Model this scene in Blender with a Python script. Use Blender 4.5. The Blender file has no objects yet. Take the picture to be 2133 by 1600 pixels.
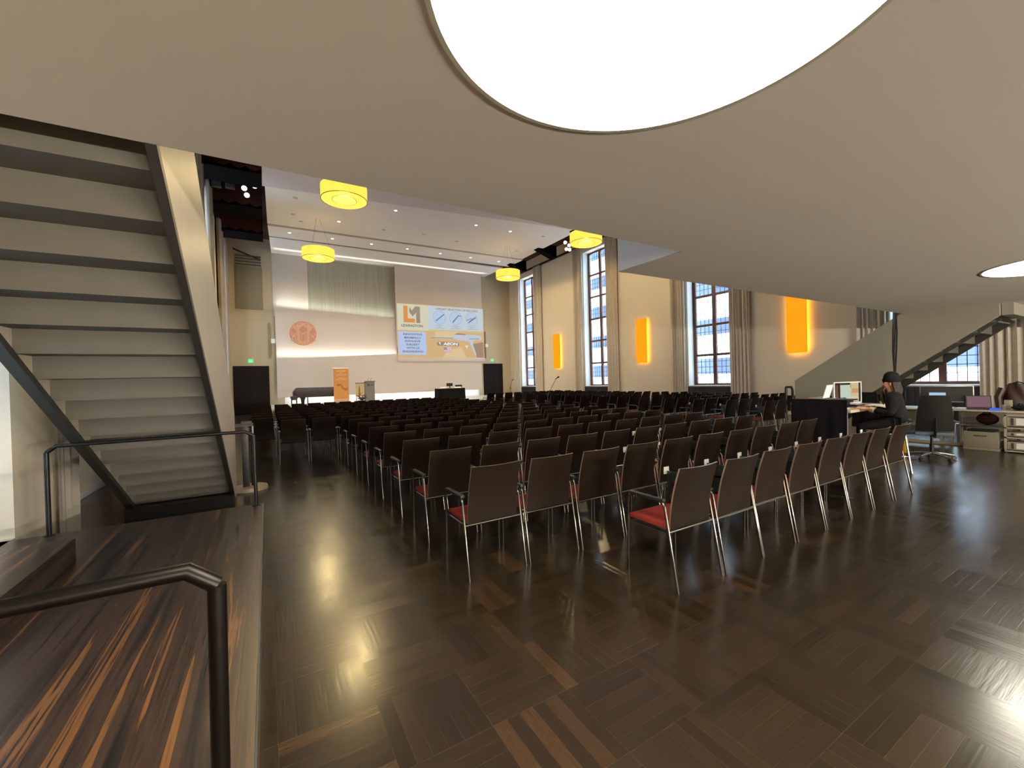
import bpy, bmesh, math, random
from mathutils import Vector, Matrix
random.seed(7)
PI = math.pi
scene = bpy.context.scene
COL = scene.collection

# ------------------------------------------------------------------ helpers
class MB:
    """collects shapes, then links them as ONE mesh object"""
    def __init__(s):
        s.v = []; s.f = []; s.m = []; s.cur = 0
    def add(s, vs, fs):
        o = len(s.v); s.v += [tuple(p) for p in vs]
        for f in fs:
            s.f.append([o + i for i in f]); s.m.append(s.cur)
    def mat(s, i): s.cur = i; return s
    def box(s, x0, x1, y0, y1, z0, z1):
        s.add([(x0,y0,z0),(x1,y0,z0),(x1,y1,z0),(x0,y1,z0),(x0,y0,z1),(x1,y0,z1),(x1,y1,z1),(x0,y1,z1)],
              [(0,3,2,1),(4,5,6,7),(0,1,5,4),(1,2,6,5),(2,3,7,6),(3,0,4,7)]); return s
    def prism(s, pts, axis, a0, a1):
        def mk(p, a):
            return {'x':(a,p[0],p[1]),'y':(p[0],a,p[1]),'z':(p[0],p[1],a)}[axis]
        n = len(pts)
        vs = [mk(p,a0) for p in pts] + [mk(p,a1) for p in pts]
        s.add(vs, [tuple(range(n)), tuple(range(2*n-1,n-1,-1))] + [(i,i+n,(i+1)%n+n,(i+1)%n) for i in range(n)]); return s
    def tube(s, pts, r, seg=8, cap=True):
        pts = [Vector(p) for p in pts]; n = len(pts)
        rs = r if isinstance(r,(list,tuple)) else [r]*n
        t0 = (pts[1]-pts[0]).normalized()
        u = t0.orthogonal().normalized(); vs = []
        for i,p in enumerate(pts):
            if i == 0: t = t0
            elif i == n-1: t = (pts[-1]-pts[-2]).normalized()
            else: t = ((pts[i]-pts[i-1]).normalized()+(pts[i+1]-pts[i]).normalized()).normalized()
            u = (u - t*u.dot(t)).normalized(); w = t.cross(u)
            for k in range(seg):
                a = 2*PI*k/seg
                vs.append(p + (u*math.cos(a)+w*math.sin(a))*rs[i])
        fs = []
        for i in range(n-1):
            for k in range(seg):
                fs.append((i*seg+k, i*seg+(k+1)%seg, (i+1)*seg+(k+1)%seg, (i+1)*seg+k))
        if cap: fs += [tuple(range(seg-1,-1,-1)), tuple((n-1)*seg+k for k in range(seg))]
        s.add(vs, fs); return s
    def lathe(s, prof, c=(0,0,0), seg=20, closed=False):
        vs = []; fs = []; n = len(prof)
        for r,z in prof:
            for k in range(seg):
                a = 2*PI*k/seg; vs.append((c[0]+r*math.cos(a), c[1]+r*math.sin(a), c[2]+z))
        for i in range(n-1):
            for k in range(seg):
                fs.append((i*seg+k, i*seg+(k+1)%seg, (i+1)*seg+(k+1)%seg, (i+1)*seg+k))
        if closed:
            for k in range(seg):
                fs.append(((n-1)*seg+k, (n-1)*seg+(k+1)%seg, (k+1)%seg, k))
        else:
            if prof[0][0] > 1e-6: fs.append(tuple(range(seg-1,-1,-1)))
            if prof[-1][0] > 1e-6: fs.append(tuple((n-1)*seg+k for k in range(seg)))
        s.add(vs, fs); return s
    def ball(s, c, r, seg=12, ring=8):
        if not isinstance(r,(list,tuple)): r = (r,r,r)
        vs = []; fs = []
        for i in range(ring+1):
            th = PI*i/ring
            for k in range(seg):
                a = 2*PI*k/seg
                vs.append((c[0]+r[0]*math.sin(th)*math.cos(a), c[1]+r[1]*math.sin(th)*math.sin(a), c[2]-r[2]*math.cos(th)))
        for i in range(ring):
            for k in range(seg):
                fs.append((i*seg+k, i*seg+(k+1)%seg, (i+1)*seg+(k+1)%seg, (i+1)*seg+k))
        s.add(vs, fs); return s
    def grid(s, nu, nv, fn):
        o = len(s.v)
        vs = [fn(i/(nu-1), j/(nv-1)) for i in range(nu) for j in range(nv)]
        s.add(vs, [(i*nv+j,(i+1)*nv+j,(i+1)*nv+j+1,i*nv+j+1) for i in range(nu-1) for j in range(nv-1)]); return s
    def mesh(s, name, off=(0,0,0), bev=0.0, solid=0.0, smooth=35, merge=True):
        me = bpy.data.meshes.new(name)
        me.from_pydata([(p[0]-off[0],p[1]-off[1],p[2]-off[2]) for p in s.v], [], s.f)
        for p,mi in zip(me.polygons, s.m): p.material_index = mi
        bm = bmesh.new(); bm.from_mesh(me)
        if merge: bmesh.ops.remove_doubles(bm, verts=bm.verts, dist=1e-5)
        bmesh.ops.recalc_face_normals(bm, faces=bm.faces)
        if solid: bmesh.ops.solidify(bm, geom=bm.faces[:], thickness=solid)
        if bev:
            es = [e for e in bm.edges if len(e.link_faces)==2 and e.calc_face_angle(0) > 0.6]
            bmesh.ops.bevel(bm, geom=es, offset=bev, segments=2, profile=0.6, affect='EDGES', clamp_overlap=True)
        bm.to_mesh(me); bm.free()
        if smooth:
            me.polygons.foreach_set('use_smooth', [True]*len(me.polygons))
            me.set_sharp_from_angle(angle=math.radians(smooth))
        me.update(); return me
    def build(s, name, mats, parent=None, **kw):
        off = kw.pop('off', None)
        if off is None: off = parent_base(parent) if parent is not None else (0,0,0)
        me = s.mesh(name, off=off, **kw)
        for m in (mats if isinstance(mats,(list,tuple)) else [mats]): me.materials.append(m)
        o = bpy.data.objects.new(name, me); COL.objects.link(o)
        if parent is not None: o.parent = parent
        return o

def parent_base(p):
    v = Vector((0,0,0))
    while p is not None:
        v = v + p.location; p = p.parent
    return v

def tag(o, label=None, cat=None, group=None, kind=None):
    if label: o['label'] = label
    if cat: o['category'] = cat
    if group: o['group'] = group
    if kind: o['kind'] = kind
    return o
def thing(name, label, cat, loc=(0,0,0), rotz=0.0, group=None):
    o = bpy.data.objects.new(name, None); COL.objects.link(o)
    o.empty_display_size = 0.1
    o.location = loc; o.rotation_euler = (0,0,rotz)
    return tag(o, label, cat, group)
def struct(name, mb, mats, parent=None, label=None, **kw):
    o = mb.build(name, mats, parent, **kw)
    if parent is None: tag(o, label, None, None, 'structure')
    return o
def local(mb, name, mats, parent, **kw):
    """a part whose shape is given in its thing's own coordinates"""
    return mb.build(name, mats, parent, off=(0,0,0), **kw)

# ------------------------------------------------------------------ materials
def lin(r, g, b):
    f = lambda c: (c/255/12.92) if c/255 <= 0.04045 else ((c/255+0.055)/1.055)**2.4
    return (f(r), f(g), f(b), 1)
class N:
    def __init__(s, name):
        s.m = bpy.data.materials.new(name); s.m.use_nodes = True
        s.t = s.m.node_tree; s.t.nodes.clear()
        s.out = s.t.nodes.new('ShaderNodeOutputMaterial')
    def n(s, typ, **kw):
        nd = s.t.nodes.new('ShaderNode'+typ)
        for k,v in kw.items():
            if k.startswith('i_'): nd.inputs[k[2:].replace('_',' ')].default_value = v
            else: setattr(nd, k, v)
        return nd
    def l(s, a, b): s.t.links.new(a, b)
    def math(s, op, a, b=None, c=None):
        nd = s.n('Math', operation=op)
        for i,x in enumerate((a,b,c)):
            if x is None: continue
            if isinstance(x,(int,float)): nd.inputs[i].default_value = x
            else: s.l(x, nd.inputs[i])
        return nd.outputs[0]
    def ramp(s, fac, stops, interp='LINEAR'):
        r = s.n('ValToRGB'); r.color_ramp.interpolation = interp
        e = r.color_ramp.elements
        while len(e) < len(stops): e.new(0.5)
        for x,(p,c) in zip(e, stops): x.position = p; x.color = c
        s.l(fac, r.inputs[0]); return r.outputs[0]
    def mix(s, fac, a, b, mode='MIX'):
        nd = s.n('Mix', data_type='RGBA', blend_type=mode)
        if isinstance(fac,(int,float)): nd.inputs[0].default_value = fac
        else: s.l(fac, nd.inputs[0])
        for i,x in ((6,a),(7,b)):
            if isinstance(x, tuple): nd.inputs[i].default_value = x
            else: s.l(x, nd.inputs[i])
        return nd.outputs[2]
    def bsdf(s, color, rough=0.6, metal=0.0, spec=0.5, **kw):
        b = s.n('BsdfPrincipled')
        for key,x in (('Base Color',color),('Roughness',rough),('Metallic',metal),('Specular IOR Level',spec)):
            if isinstance(x,(tuple,int,float)): b.inputs[key].default_value = x
            else: s.l(x, b.inputs[key])
        for k,x in kw.items():
            k = k.replace('_',' ')
            if isinstance(x,(tuple,int,float)): b.inputs[k].default_value = x
            else: s.l(x, b.inputs[k])
        s.l(b.outputs[0], s.out.inputs[0]); return b
    def bump(s, b, h, strength=0.3, dist=0.01):
        bp = s.n('Bump'); bp.inputs['Strength'].default_value = strength; bp.inputs['Distance'].default_value = dist
        s.l(h, bp.inputs['Height']); s.l(bp.outputs[0], b.inputs['Normal'])
    def obj(s, scale=(1,1,1)):
        tc = s.n('TexCoord'); mp = s.n('Mapping'); mp.inputs['Scale'].default_value = scale
        s.l(tc.outputs['Object'], mp.inputs[0]); return mp.outputs[0]
    def noise(s, vec, scale, detail=3, rough=0.5, dist=0.0):
        nd = s.n('TexNoise'); nd.inputs['Scale'].default_value = scale; nd.inputs['Detail'].default_value = detail
        nd.inputs['Roughness'].default_value = rough; nd.inputs['Distortion'].default_value = dist
        s.l(vec, nd.inputs['Vector']); return nd.outputs[0]

def plain(name, rgb, rough=0.6, metal=0.0, spec=0.5, var=0.06, nscale=6.0, bump=0.0, bscale=60):
    k = N(name); c = lin(*rgb); v = k.obj()
    d = tuple(x*(1-var) for x in c[:3])+(1,); u = tuple(min(1,x*(1+var)) for x in c[:3])+(1,)
    col = k.mix(k.noise(v, nscale, 4), d, u)
    b = k.bsdf(col, rough, metal, spec)
    if bump: k.bump(b, k.noise(v, bscale, 2), bump, 0.004)
    return k.m
def emit(name, rgb, strength, rgb2=None, scale=2.0):
    k = N(name); e = k.n('Emission'); e.inputs['Strength'].default_value = strength
    c = lin(*rgb)
    if rgb2: k.l(k.mix(k.noise(k.obj(), scale, 2), c, lin(*rgb2)), e.inputs[0])
    else: e.inputs[0].default_value = c
    k.l(e.outputs[0], k.out.inputs[0]); return k.m
def emit_lin(name, c, c2, scale=2.0):
    k = N(name); e = k.n('Emission'); e.inputs['Strength'].default_value = 1.0
    k.l(k.mix(k.noise(k.obj(), scale, 2), c+(1,), c2+(1,)), e.inputs[0]); k.l(e.outputs[0], k.out.inputs[0]); return k.m
def slide(name, rgb, strength=1.0):
    return emit(name, rgb, strength)

def parquet():
    k = N('dark_parquet'); S = 0.43; NP = 6
    tc = k.n('TexCoord'); sep = k.n('SeparateXYZ'); k.l(tc.outputs['Object'], sep.inputs[0])
    x = k.math('DIVIDE', sep.outputs[0], S); y = k.math('DIVIDE', sep.outputs[1], S)
    cx = k.math('FLOOR', x); cy = k.math('FLOOR', y)
    par = k.math('FLOORED_MODULO', k.math('ADD', cx, cy), 2.0)
    fx = k.math('FRACT', x); fy = k.math('FRACT', y)
    inv = k.math('SUBTRACT', 1.0, par)
    across = k.math('ADD', k.math('MULTIPLY', fx, par), k.math('MULTIPLY', fy, inv))
    along = k.math('ADD', k.math('MULTIPLY', fy, par), k.math('MULTIPLY', fx, inv))
    pi_ = k.math('FLOOR', k.math('MULTIPLY', across, NP))
    fa = k.math('FRACT', k.math('MULTIPLY', across, NP))
    comb = k.n('CombineXYZ'); k.l(cx, comb.inputs[0]); k.l(cy, comb.inputs[1]); k.l(pi_, comb.inputs[2])
    wn = k.n('TexWhiteNoise', noise_dimensions='3D'); k.l(comb.outputs[0], wn.inputs[0])
    comb2 = k.n('CombineXYZ'); k.l(cx, comb2.inputs[0]); k.l(cy, comb2.inputs[1])
    wn2 = k.n('TexWhiteNoise', noise_dimensions='3D'); k.l(comb2.outputs[0], wn2.inputs[0])
    g = k.n('CombineXYZ')
    k.l(k.math('MULTIPLY', along, 1.6), g.inputs[0]); k.l(k.math('ADD', k.math('MULTIPLY', across, 26.0), k.math('MULTIPLY', wn.outputs[0], 50.0)), g.inputs[1])
    k.l(k.math('ADD', cx, k.math('MULTIPLY', cy, 7.3)), g.inputs[2])
    grain = k.noise(g.outputs[0], 1.5, 5, 0.6)
    tone = k.math('ADD', k.math('MULTIPLY', wn.outputs[0], 0.75), k.math('MULTIPLY', wn2.outputs[0], 0.25))
    c1 = k.ramp(tone, [(0.0, lin(42,33,22)), (0.5, lin(51,40,27)), (0.84, lin(57,44,29)), (1.0, lin(84,58,36))])
    c2 = k.mix(k.math('MULTIPLY', grain, 0.75), c1, lin(20,13,8))
    # gaps between strips and blocks
    e1 = k.math('LESS_THAN', k.math('MINIMUM', fa, k.math('SUBTRACT', 1.0, fa)), 0.011)
    e2 = k.math('LESS_THAN', k.math('MINIMUM', along, k.math('SUBTRACT', 1.0, along)), 0.004)
    edge = k.math('MAXIMUM', e1, e2)
    pale = k.noise(k.obj(), 3.0, 2)
    c3 = k.mix(k.math('MULTIPLY', edge, k.math('MULTIPLY', pale, 0.48)), c2, lin(92,76,54))
    rn = k.noise(k.obj(), 1.3, 4)
    rough = k.math('ADD', k.math('MULTIPLY', rn, 0.14), k.math('ADD', 0.13, k.math('MULTIPLY', wn.outputs[0], 0.05)))
    b = k.bsdf(c3, rough, 0.0, 0.75)
    h = k.math('ADD', k.math('MULTIPLY', k.noise(g.outputs[0], 1.0, 2), 0.5), k.math('ADD', k.math('MULTIPLY', wn.outputs[0], 0.35), k.math('MULTIPLY', edge, -0.6)))
    k.bump(b, h, 0.16, 0.006)
    return k.m
def ebony():
    k = N('macassar_ebony')
    v = k.obj((13.0, 0.34, 4.0))
    n1 = k.noise(v, 1.0, 6, 0.62, 0.8); n2 = k.noise(k.obj((40,0.6,6)), 1.0, 4, 0.55, 0.3)
    c = k.ramp(k.math('ADD', k.math('MULTIPLY', n1, 0.75), k.math('MULTIPLY', n2, 0.25)),
        [(0.36, lin(30,27,29)), (0.45, lin(52,42,38)), (0.50, lin(74,57,48)), (0.54, lin(46,36,33)), (0.57, lin(134,92,56)), (0.605, lin(108,74,48)), (0.62, lin(66,48,38)), (0.66, lin(42,34,32))])
    b = k.bsdf(c, k.math('ADD', 0.22, k.math('MULTIPLY', n2, 0.16)), 0.0, 0.5)
    k.bump(b, n2, 0.12, 0.004)
    return k.m
def plaster(name, rgb, bump=0.12, bscale=45, var=0.03):
    return plain(name, rgb, 0.85, 0, 0.25, var, 1.2, bump, bscale)
def wood(name, rgb, rough=0.4, sc=(2,30,30), dark=0.6, spec=0.5):
    k = N(name); n1 = k.noise(k.obj(sc), 1.0, 5, 0.6, 0.4); c = lin(*rgb)
    col = k.mix(n1, tuple(x*dark for x in c[:3])+(1,), tuple(min(1,x*1.25) for x in c[:3])+(1,))
    b = k.bsdf(col, rough, 0, spec); k.bump(b, n1, 0.06, 0.003); return k.m
def fabric(name, rgb, rough=0.9, sc=260, var=0.14):
    k = N(name); v = k.obj(); c = lin(*rgb)
    w = k.n('TexWave'); w.inputs['Scale'].default_value = sc; w.inputs['Distortion'].default_value = 1.0; k.l(v, w.inputs['Vector'])
    col = k.mix(k.noise(v, 8, 4), tuple(x*(1-var) for x in c[:3])+(1,), tuple(min(1,x*(1+var)) for x in c[:3])+(1,))
    b = k.bsdf(col, rough, 0, 0.2); k.bump(b, w.outputs[0], 0.15, 0.002); return k.m
def seamed(name, rgb, pitch=0.45, axis=1):
    k = N(name); c = lin(*rgb); tc = k.n('TexCoord'); sep = k.n('SeparateXYZ'); k.l(tc.outputs['Object'], sep.inputs[0])
    f = k.math('FRACT', k.math('DIVIDE', sep.outputs[axis], pitch))
    seam = k.math('LESS_THAN', f, 0.012)
    col = k.mix(k.noise(k.obj(), 1.5, 3), tuple(x*0.96 for x in c[:3])+(1,), c)
    b = k.bsdf(k.mix(seam, col, tuple(x*0.55 for x in c[:3])+(1,)), 0.45, 0, 0.4); return k.m
def mesh_screen():
    k = N('woven_metal'); tc = k.n('TexCoord'); sep = k.n('SeparateXYZ'); k.l(tc.outputs['Object'], sep.inputs[0])
    v = k.obj((40,1,0.4)); nz = k.noise(v, 1.0, 3)
    w = k.math('SINE', k.math('MULTIPLY', sep.outputs[0], 120.0))
    f = k.math('ADD', k.math('MULTIPLY', nz, 0.7), k.math('MULTIPLY', w, 0.12))
    b = k.bsdf(k.ramp(f, [(0.2, lin(146,143,130)), (0.6, lin(184,180,166))]), 0.5, 0.15, 0.4); return k.m
def facade():
    k = N('outside_facade'); tc = k.n('TexCoord'); sep = k.n('SeparateXYZ'); k.l(tc.outputs['Object'], sep.inputs[0])
    fz = k.math('FRACT', k.math('DIVIDE', sep.outputs[2], 2.76)); fy = k.math('FRACT', k.math('DIVIDE', sep.outputs[1], 3.1))
    band = k.math('LESS_THAN', fz, 0.6)
    win = k.math('MULTIPLY', k.math('LESS_THAN', k.math('ABSOLUTE', k.math('SUBTRACT', fy, 0.5)), 0.28), k.math('SUBTRACT', 1.0, band))
    col = k.mix(band, lin(78,88,108), lin(244,248,252))
    col = k.mix(win, col, lin(64,74,94))
    k.bsdf(col, 0.8, 0, 0.2); return k.m
def glass(name, tint=(1,1,1,1), refl=0.08):
    k = N(name); t = k.n('BsdfTransparent'); t.inputs[0].default_value = tint
    g = k.n('BsdfGlossy'); g.inputs['Roughness'].default_value = 0.02
    mx = k.n('MixShader'); mx.inputs[0].default_value = refl
    k.l(t.outputs[0], mx.inputs[1]); k.l(g.outputs[0], mx.inputs[2]); k.l(mx.outputs[0], k.out.inputs[0]); return k.m
def sheer(name, rgb):
    k = N(name); d = k.n('BsdfDiffuse'); d.inputs[0].default_value = lin(*rgb)
    t = k.n('BsdfTranslucent'); t.inputs[0].default_value = lin(*rgb)
    mx = k.n('MixShader'); mx.inputs[0].default_value = 0.6
    k.l(d.outputs[0], mx.inputs[1]); k.l(t.outputs[0], mx.inputs[2]); k.l(mx.outputs[0], k.out.inputs[0]); return k.m

M = {}
M['floor'] = parquet(); M['ebony'] = ebony()
M['wall'] = plaster('warm_plaster', (230,217,194)); M['wall_white'] = plaster('reveal_plaster', (232,232,230))
M['wall_front'] = plaster('beige_plaster', (199,184,157))
M['slab'] = plaster('gallery_plaster', (226,216,198)); M['parapet'] = plaster('parapet_plaster', (208,202,198))
M['stage_panel'] = plaster('stage_panel_plaster', (208,197,188)); M['ceil'] = plaster('ceiling_plaster', (232,222,212), 0.05)
M['ceil_pink'] = plaster('soffit_plaster', (214,198,192), 0.05)
M['stairside'] = seamed('painted_stair_side', (198,184,160)); M['stairside_shaded'] = plaster('shaded_stair_panel', (142,134,117))  # shade on the far stair side is put into this darker colour
M['stairunder'] = plain('painted_steel_treads', (94,89,78), 0.55, 0, 0.4)
M['stringer'] = plain('grey_steel_stringer', (54,52,46), 0.5, 0.2)
M['black_metal'] = plain('black_powder_steel', (26,25,24), 0.38, 0.4)
M['bronze'] = plain('dark_bronze', (30,27,23), 0.35, 0.75)
M['chrome'] = plain('chrome_tube', (118,116,112), 0.2, 1.0, 0.5, 0.02)
M['plywood'] = wood('stained_plywood', (27,18,10), 0.48, (30,3,3), 0.72, 0.18)
M['plyedge'] = wood('plywood_edge', (122,98,80), 0.4, (30,3,3), 0.8)
M['red'] = fabric('red_upholstery', (130,44,35)); M['black_plastic'] = plain('black_plastic', (20,19,18), 0.45)
M['white_plastic'] = plain('white_plastic', (214,214,208), 0.4)
M['green_black'] = plain('dark_laminate', (26,32,28), 0.3)
M['beam'] = plain('dark_beam', (9,7,7), 0.9, 0, 0.05); M['redwood'] = wood('red_painted_timber', (70,30,22), 0.6, (3,14,14), 0.45)
M['door'] = plain('dark_door', (22,15,13), 0.6, 0, 0.2); M['window_wood'] = wood('brown_window_wood', (92,58,44), 0.45, (20,20,2))
M['lead'] = plain('lead_came', (44,52,62), 0.5, 0.5); M['glass'] = glass('window_glass', (0.93,0.97,1,1))
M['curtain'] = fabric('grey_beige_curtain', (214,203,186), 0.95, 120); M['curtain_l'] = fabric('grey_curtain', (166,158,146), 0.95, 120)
M['sheer'] = sheer('sheer_curtain', (214,222,230)); M['radiator'] = plain('dark_radiator_cover', (36,34,34), 0.5)
M['sill'] = plain('white_sill', (232,234,236), 0.35); M['facade'] = facade()
M['lamp_white'] = emit('opal_lamp', (255,247,226), 26.0); M['lamp_rim'] = plain('lamp_rim', (224,214,188), 0.4, 0.3)
M['drum_side'] = emit_lin('yellow_shade_side', (1.5,1.0,0.14), (1.4,0.84,0.08), 3); M['drum_ring'] = emit_lin('yellow_shade_bottom', (1.5,1.02,0.17), (1.4,0.90,0.11), 3)
M['drum_core'] = emit_lin('yellow_shade_core', (1.9,1.5,0.24), (1.8,1.4,0.20)); M['drum_wire'] = plain('drum_wire', (96,70,20), 0.5, 0.4)
M['sconce'] = emit_lin('amber_panel', (1.35,0.42,0.012), (1.15,0.32,0.006), 1.6); M['sconce_glow'] = emit('amber_back_light', (255,176,40), 22.0)
M['downlight'] = emit('downlight_disc', (255,250,240), 6.0); M['downlight_off'] = plain('downlight_grey', (190,178,166), 0.5)
M['exit'] = emit('exit_green', (90,240,140), 1.2); M['exit_white'] = emit('exit_white', (225,255,235), 1.2)
M['copper'] = plain('copper_relief', (214,168,142), 0.6, 0.1, 0.4, 0.10, 9); M['copper_dark'] = plain('copper_recess', (196,142,116), 0.6, 0.1, 0.4, 0.2, 9)
M['mesh'] = mesh_screen(); M['grille'] = plain('grey_grille', (146,136,114), 0.6); M['slot'] = plain('dark_slot', (48,42,36), 0.7); M['louvre'] = plain('louvre_grey', (112,102,84), 0.6)
M['stage'] = plain('pale_stage_floor', (226,224,214), 0.22, 0, 0.5, 0.04)
M['piano'] = plain('piano_cover', (58,50,52), 0.6); M['piano_leg'] = plain('piano_black', (14,13,13), 0.25)
M['cloth_black'] = fabric('black_cloth', (16,15,17), 0.95, 200); M['cloth_top'] = fabric('pale_cloth', (236,226,222), 0.9)
M['paper'] = plain('white_paper', (240,236,232), 0.7); M['paper_blue'] = plain('printed_sheet', (150,158,196), 0.6, 0, 0.4, 0.5, 40)
M['orange'] = plain('orange_vinyl', (226,158,86), 0.6, 0, 0.4, 0.05); M['orange_pale'] = plain('pale_peach_vinyl', (228,186,150), 0.6)
M['orange_text'] = plain('banner_print', (250,206,150), 0.6); M['orange_dark'] = plain('banner_print_dark', (190,122,58), 0.6)
M['lectern'] = plain('grey_lectern', (128,120,112), 0.55); M['lectern_dark'] = plain('lectern_emblem', (92,82,78), 0.55)
M['flower'] = plain('orange_petal', (214,92,44), 0.7, 0, 0.3, 0.3, 20); M['flower2'] = plain('red_petal', (170,58,44), 0.7, 0, 0.3, 0.3, 20)
M['leaf'] = plain('green_leaf', (60,74,34), 0.6, 0, 0.4, 0.3, 12); M['poster'] = plain('cream_poster', (222,200,150), 0.7); M['poster_ink'] = plain('poster_ink', (150,122,84), 0.7)
M['desk_wood'] = wood('pale_desk_top', (172,160,132), 0.45, (3,20,20), 0.85); M['desk_edge'] = plain('desk_edge_strip', (214,204,178), 0.5)
M['grey_box'] = plain('beige_grey_box', (114,106,88), 0.6); M['cream'] = plain('cream_plastic', (152,144,122), 0.5)
M['office'] = fabric('dark_office_mesh', (16,15,13), 0.85, 200); M['office_seat'] = fabric('blue_grey_seat', (70,80,86), 0.6, 200)
M['alu'] = plain('polished_aluminium', (176,178,182), 0.25, 0.9); M['maroon'] = fabric('maroon_fabric', (50,17,21)); M['brown_leather'] = plain('brown_jacket', (54,31,21), 0.5, 0, 0.5, 0.3, 14)
M['yellow'] = plain('yellow_plastic', (214,170,24), 0.5); M['skin'] = plain('skin', (214,150,120), 0.55, 0, 0.4, 0.05); M['hair'] = plain('light_brown_hair', (70,52,36), 0.6, 0, 0.4, 0.3, 40)
M['hair_dark'] = plain('dark_brown_hair', (34,26,20), 0.7, 0, 0.3, 0.3, 40); M['jacket'] = fabric('black_jacket', (11,10,11), 0.9); M['cap'] = fabric('black_knit_cap', (14,14,16), 0.95, 90); M['trousers'] = fabric('black_trousers', (11,10,11), 0.9)
M['eye'] = plain('eye_dark', (30,24,20), 0.3); M['cuff'] = fabric('pale_cuff', (176,158,130), 0.9)
LP_PEND = 380; LP_COVE = 24; LP_STAGE = 80; LP_SKY = 15.0; LP_EXP = 0.0; LP_WASH = 980
# ------------------------------------------------------------------ camera
def camera():
    yaw, pitch, roll, f = 0.531234263, 0.00888754616, 0.0271088893, 869.207242
    fw = Vector((math.sin(yaw), math.cos(yaw), 0)); r = Vector((math.cos(yaw), -math.sin(yaw), 0)); u = Vector((0,0,1))
    f2 = fw*math.cos(pitch) - u*math.sin(pitch); u2 = u*math.cos(pitch) + fw*math.sin(pitch)
    r3 = r*math.cos(roll) - u2*math.sin(roll); u3 = u2*math.cos(roll) + r*math.sin(roll)
    cam = bpy.data.cameras.new('camera'); o = bpy.data.objects.new('camera', cam); COL.objects.link(o)
    m = Matrix((r3, u3, -f2)).transposed().to_4x4(); m.translation = (0,0,1.6)
    o.matrix_world = m; cam.sensor_fit = 'HORIZONTAL'; cam.sensor_width = 36.0; cam.lens = 36.0*f/2133.0
    cam.clip_start = 0.05; cam.clip_end = 200; scene.camera = o
camera()

XL, XR, YF, YB, ZT = -1.95, 17.3, 29.5, -8.0, 10.6
WC = [26.75, 19.2, 11.75, 4.3]; WH = 1.1
# ------------------------------------------------------------------ setting
struct('floor', MB().box(XL-0.5, XR+0.6, YB, YF+0.2, -0.1, 0.0), M['floor'], label='dark brown basket-weave parquet floor', smooth=0)
b = MB().box(XL-0.5, -0.071, YB, 5.33, 0.001, 0.33)
pf = struct('floor_landing', b, M['ebony'], label='low landing of streaked dark wood', bev=0.004)
struct('edge_strip', MB().box(-0.071, -0.064, YB, 5.33, 0.312, 0.332), M['alu'], pf, smooth=0)
struct('trim_step', MB().box(XL-0.5, -1.275, YB, 4.39, 0.33, 0.50), M['ebony'], label='dark wooden step on the landing', bev=0.004)

def wall_y(x0, x1, y0, y1, zt, ops):
    mb = MB(); y = y0
    for (a, c, z0, z1) in sorted(ops):
        mb.box(x0, x1, y, a, 0, zt)
        if z0 > 0.01: mb.box(x0, x1, a, c, 0, z0)
        mb.box(x0, x1, a, c, z1, zt); y = c
    mb.box(x0, x1, y, y1, 0, zt); return mb
struct('wall_right', wall_y(XR, XR+0.52, YB, YF, ZT, [(c-WH, c+WH, 1.08, 9.45) for c in WC]), M['wall'], label='long plastered wall with tall windows', smooth=0, merge=False)
struct('wall_left', wall_y(XL-0.5, XL, YB, YF, ZT, [(c-WH, c+WH, 1.08, 9.45) for c in WC[:3]]+[(3.2,5.4,0.33,9.45),(6.75,10.2,0,3.0)]), M['wall'], label='window wall beside the staircase', smooth=0, merge=False)
struct('wall_recess', MB().box(XL-0.6, XL-0.5, 6.7, 10.3, 0, 3.1), M['wall'], smooth=0)
struct('baseboard_left', MB().box(XL-0.5, XL-0.47, 6.75, 10.2, 0, 0.09), M['wall_white'], bev=0.004)
struct('wall_front', MB().box(XL-0.5, XR+0.6, YF, YF+0.3, 0, ZT), M['wall_front'], label='end wall behind the stage', smooth=0)
struct('wall_rear', MB().box(XL-0.5, XR+0.6, YB-0.3, YB, 0, ZT), M['wall'], label='rear wall of the hall', smooth=0)
for i, c in enumerate(WC):
    struct('trim_reveal', MB().box(XR+0.02, XR+0.5, c+WH-0.012, c+WH-0.002, 1.1, 9.44).box(XR+0.02, XR+0.5, c-WH+0.002, c-WH+0.012, 1.1, 9.44), M['wall_white'], smooth=0)

# ceilings
struct('ceiling_boards', MB().box(XL-0.5, XR+0.6, YB, YF+0.2, ZT, ZT+0.2), M['redwood'], label='dark red timber boards above the ceiling panels', smooth=0)
struct('ceiling', MB().prism([(0.10,3.0),(15.15,3.0),(15.1,17.6),(0.06,19.35)], 'z', 9.62, 9.72), M['ceil_pink'], label='rear ceiling panel over the seats', smooth=0)
struct('ceiling_panel', MB().prism([(0.10,17.0),(15.12,15.5),(15.18,24.0),(0.25,24.2)], 'z', 9.8, 9.9), M['ceil'], label='main suspended ceiling panel with downlights', smooth=0)
struct('ceiling_panel', MB().prism([(0.26,24.42),(15.3,24.15),(15.2,25.95),(0.33,26.1)], 'z', 9.77, 9.87), M['ceil'], label='narrow ceiling panel with a row of downlights', smooth=0)
struct('ceiling_panel', MB().prism([(0.34,26.32),(15.08,26.55),(15.06,YF),(0.46,YF)], 'z', 9.8, 9.9), M['ceil'], label='ceiling panel against the stage wall', smooth=0)

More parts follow.
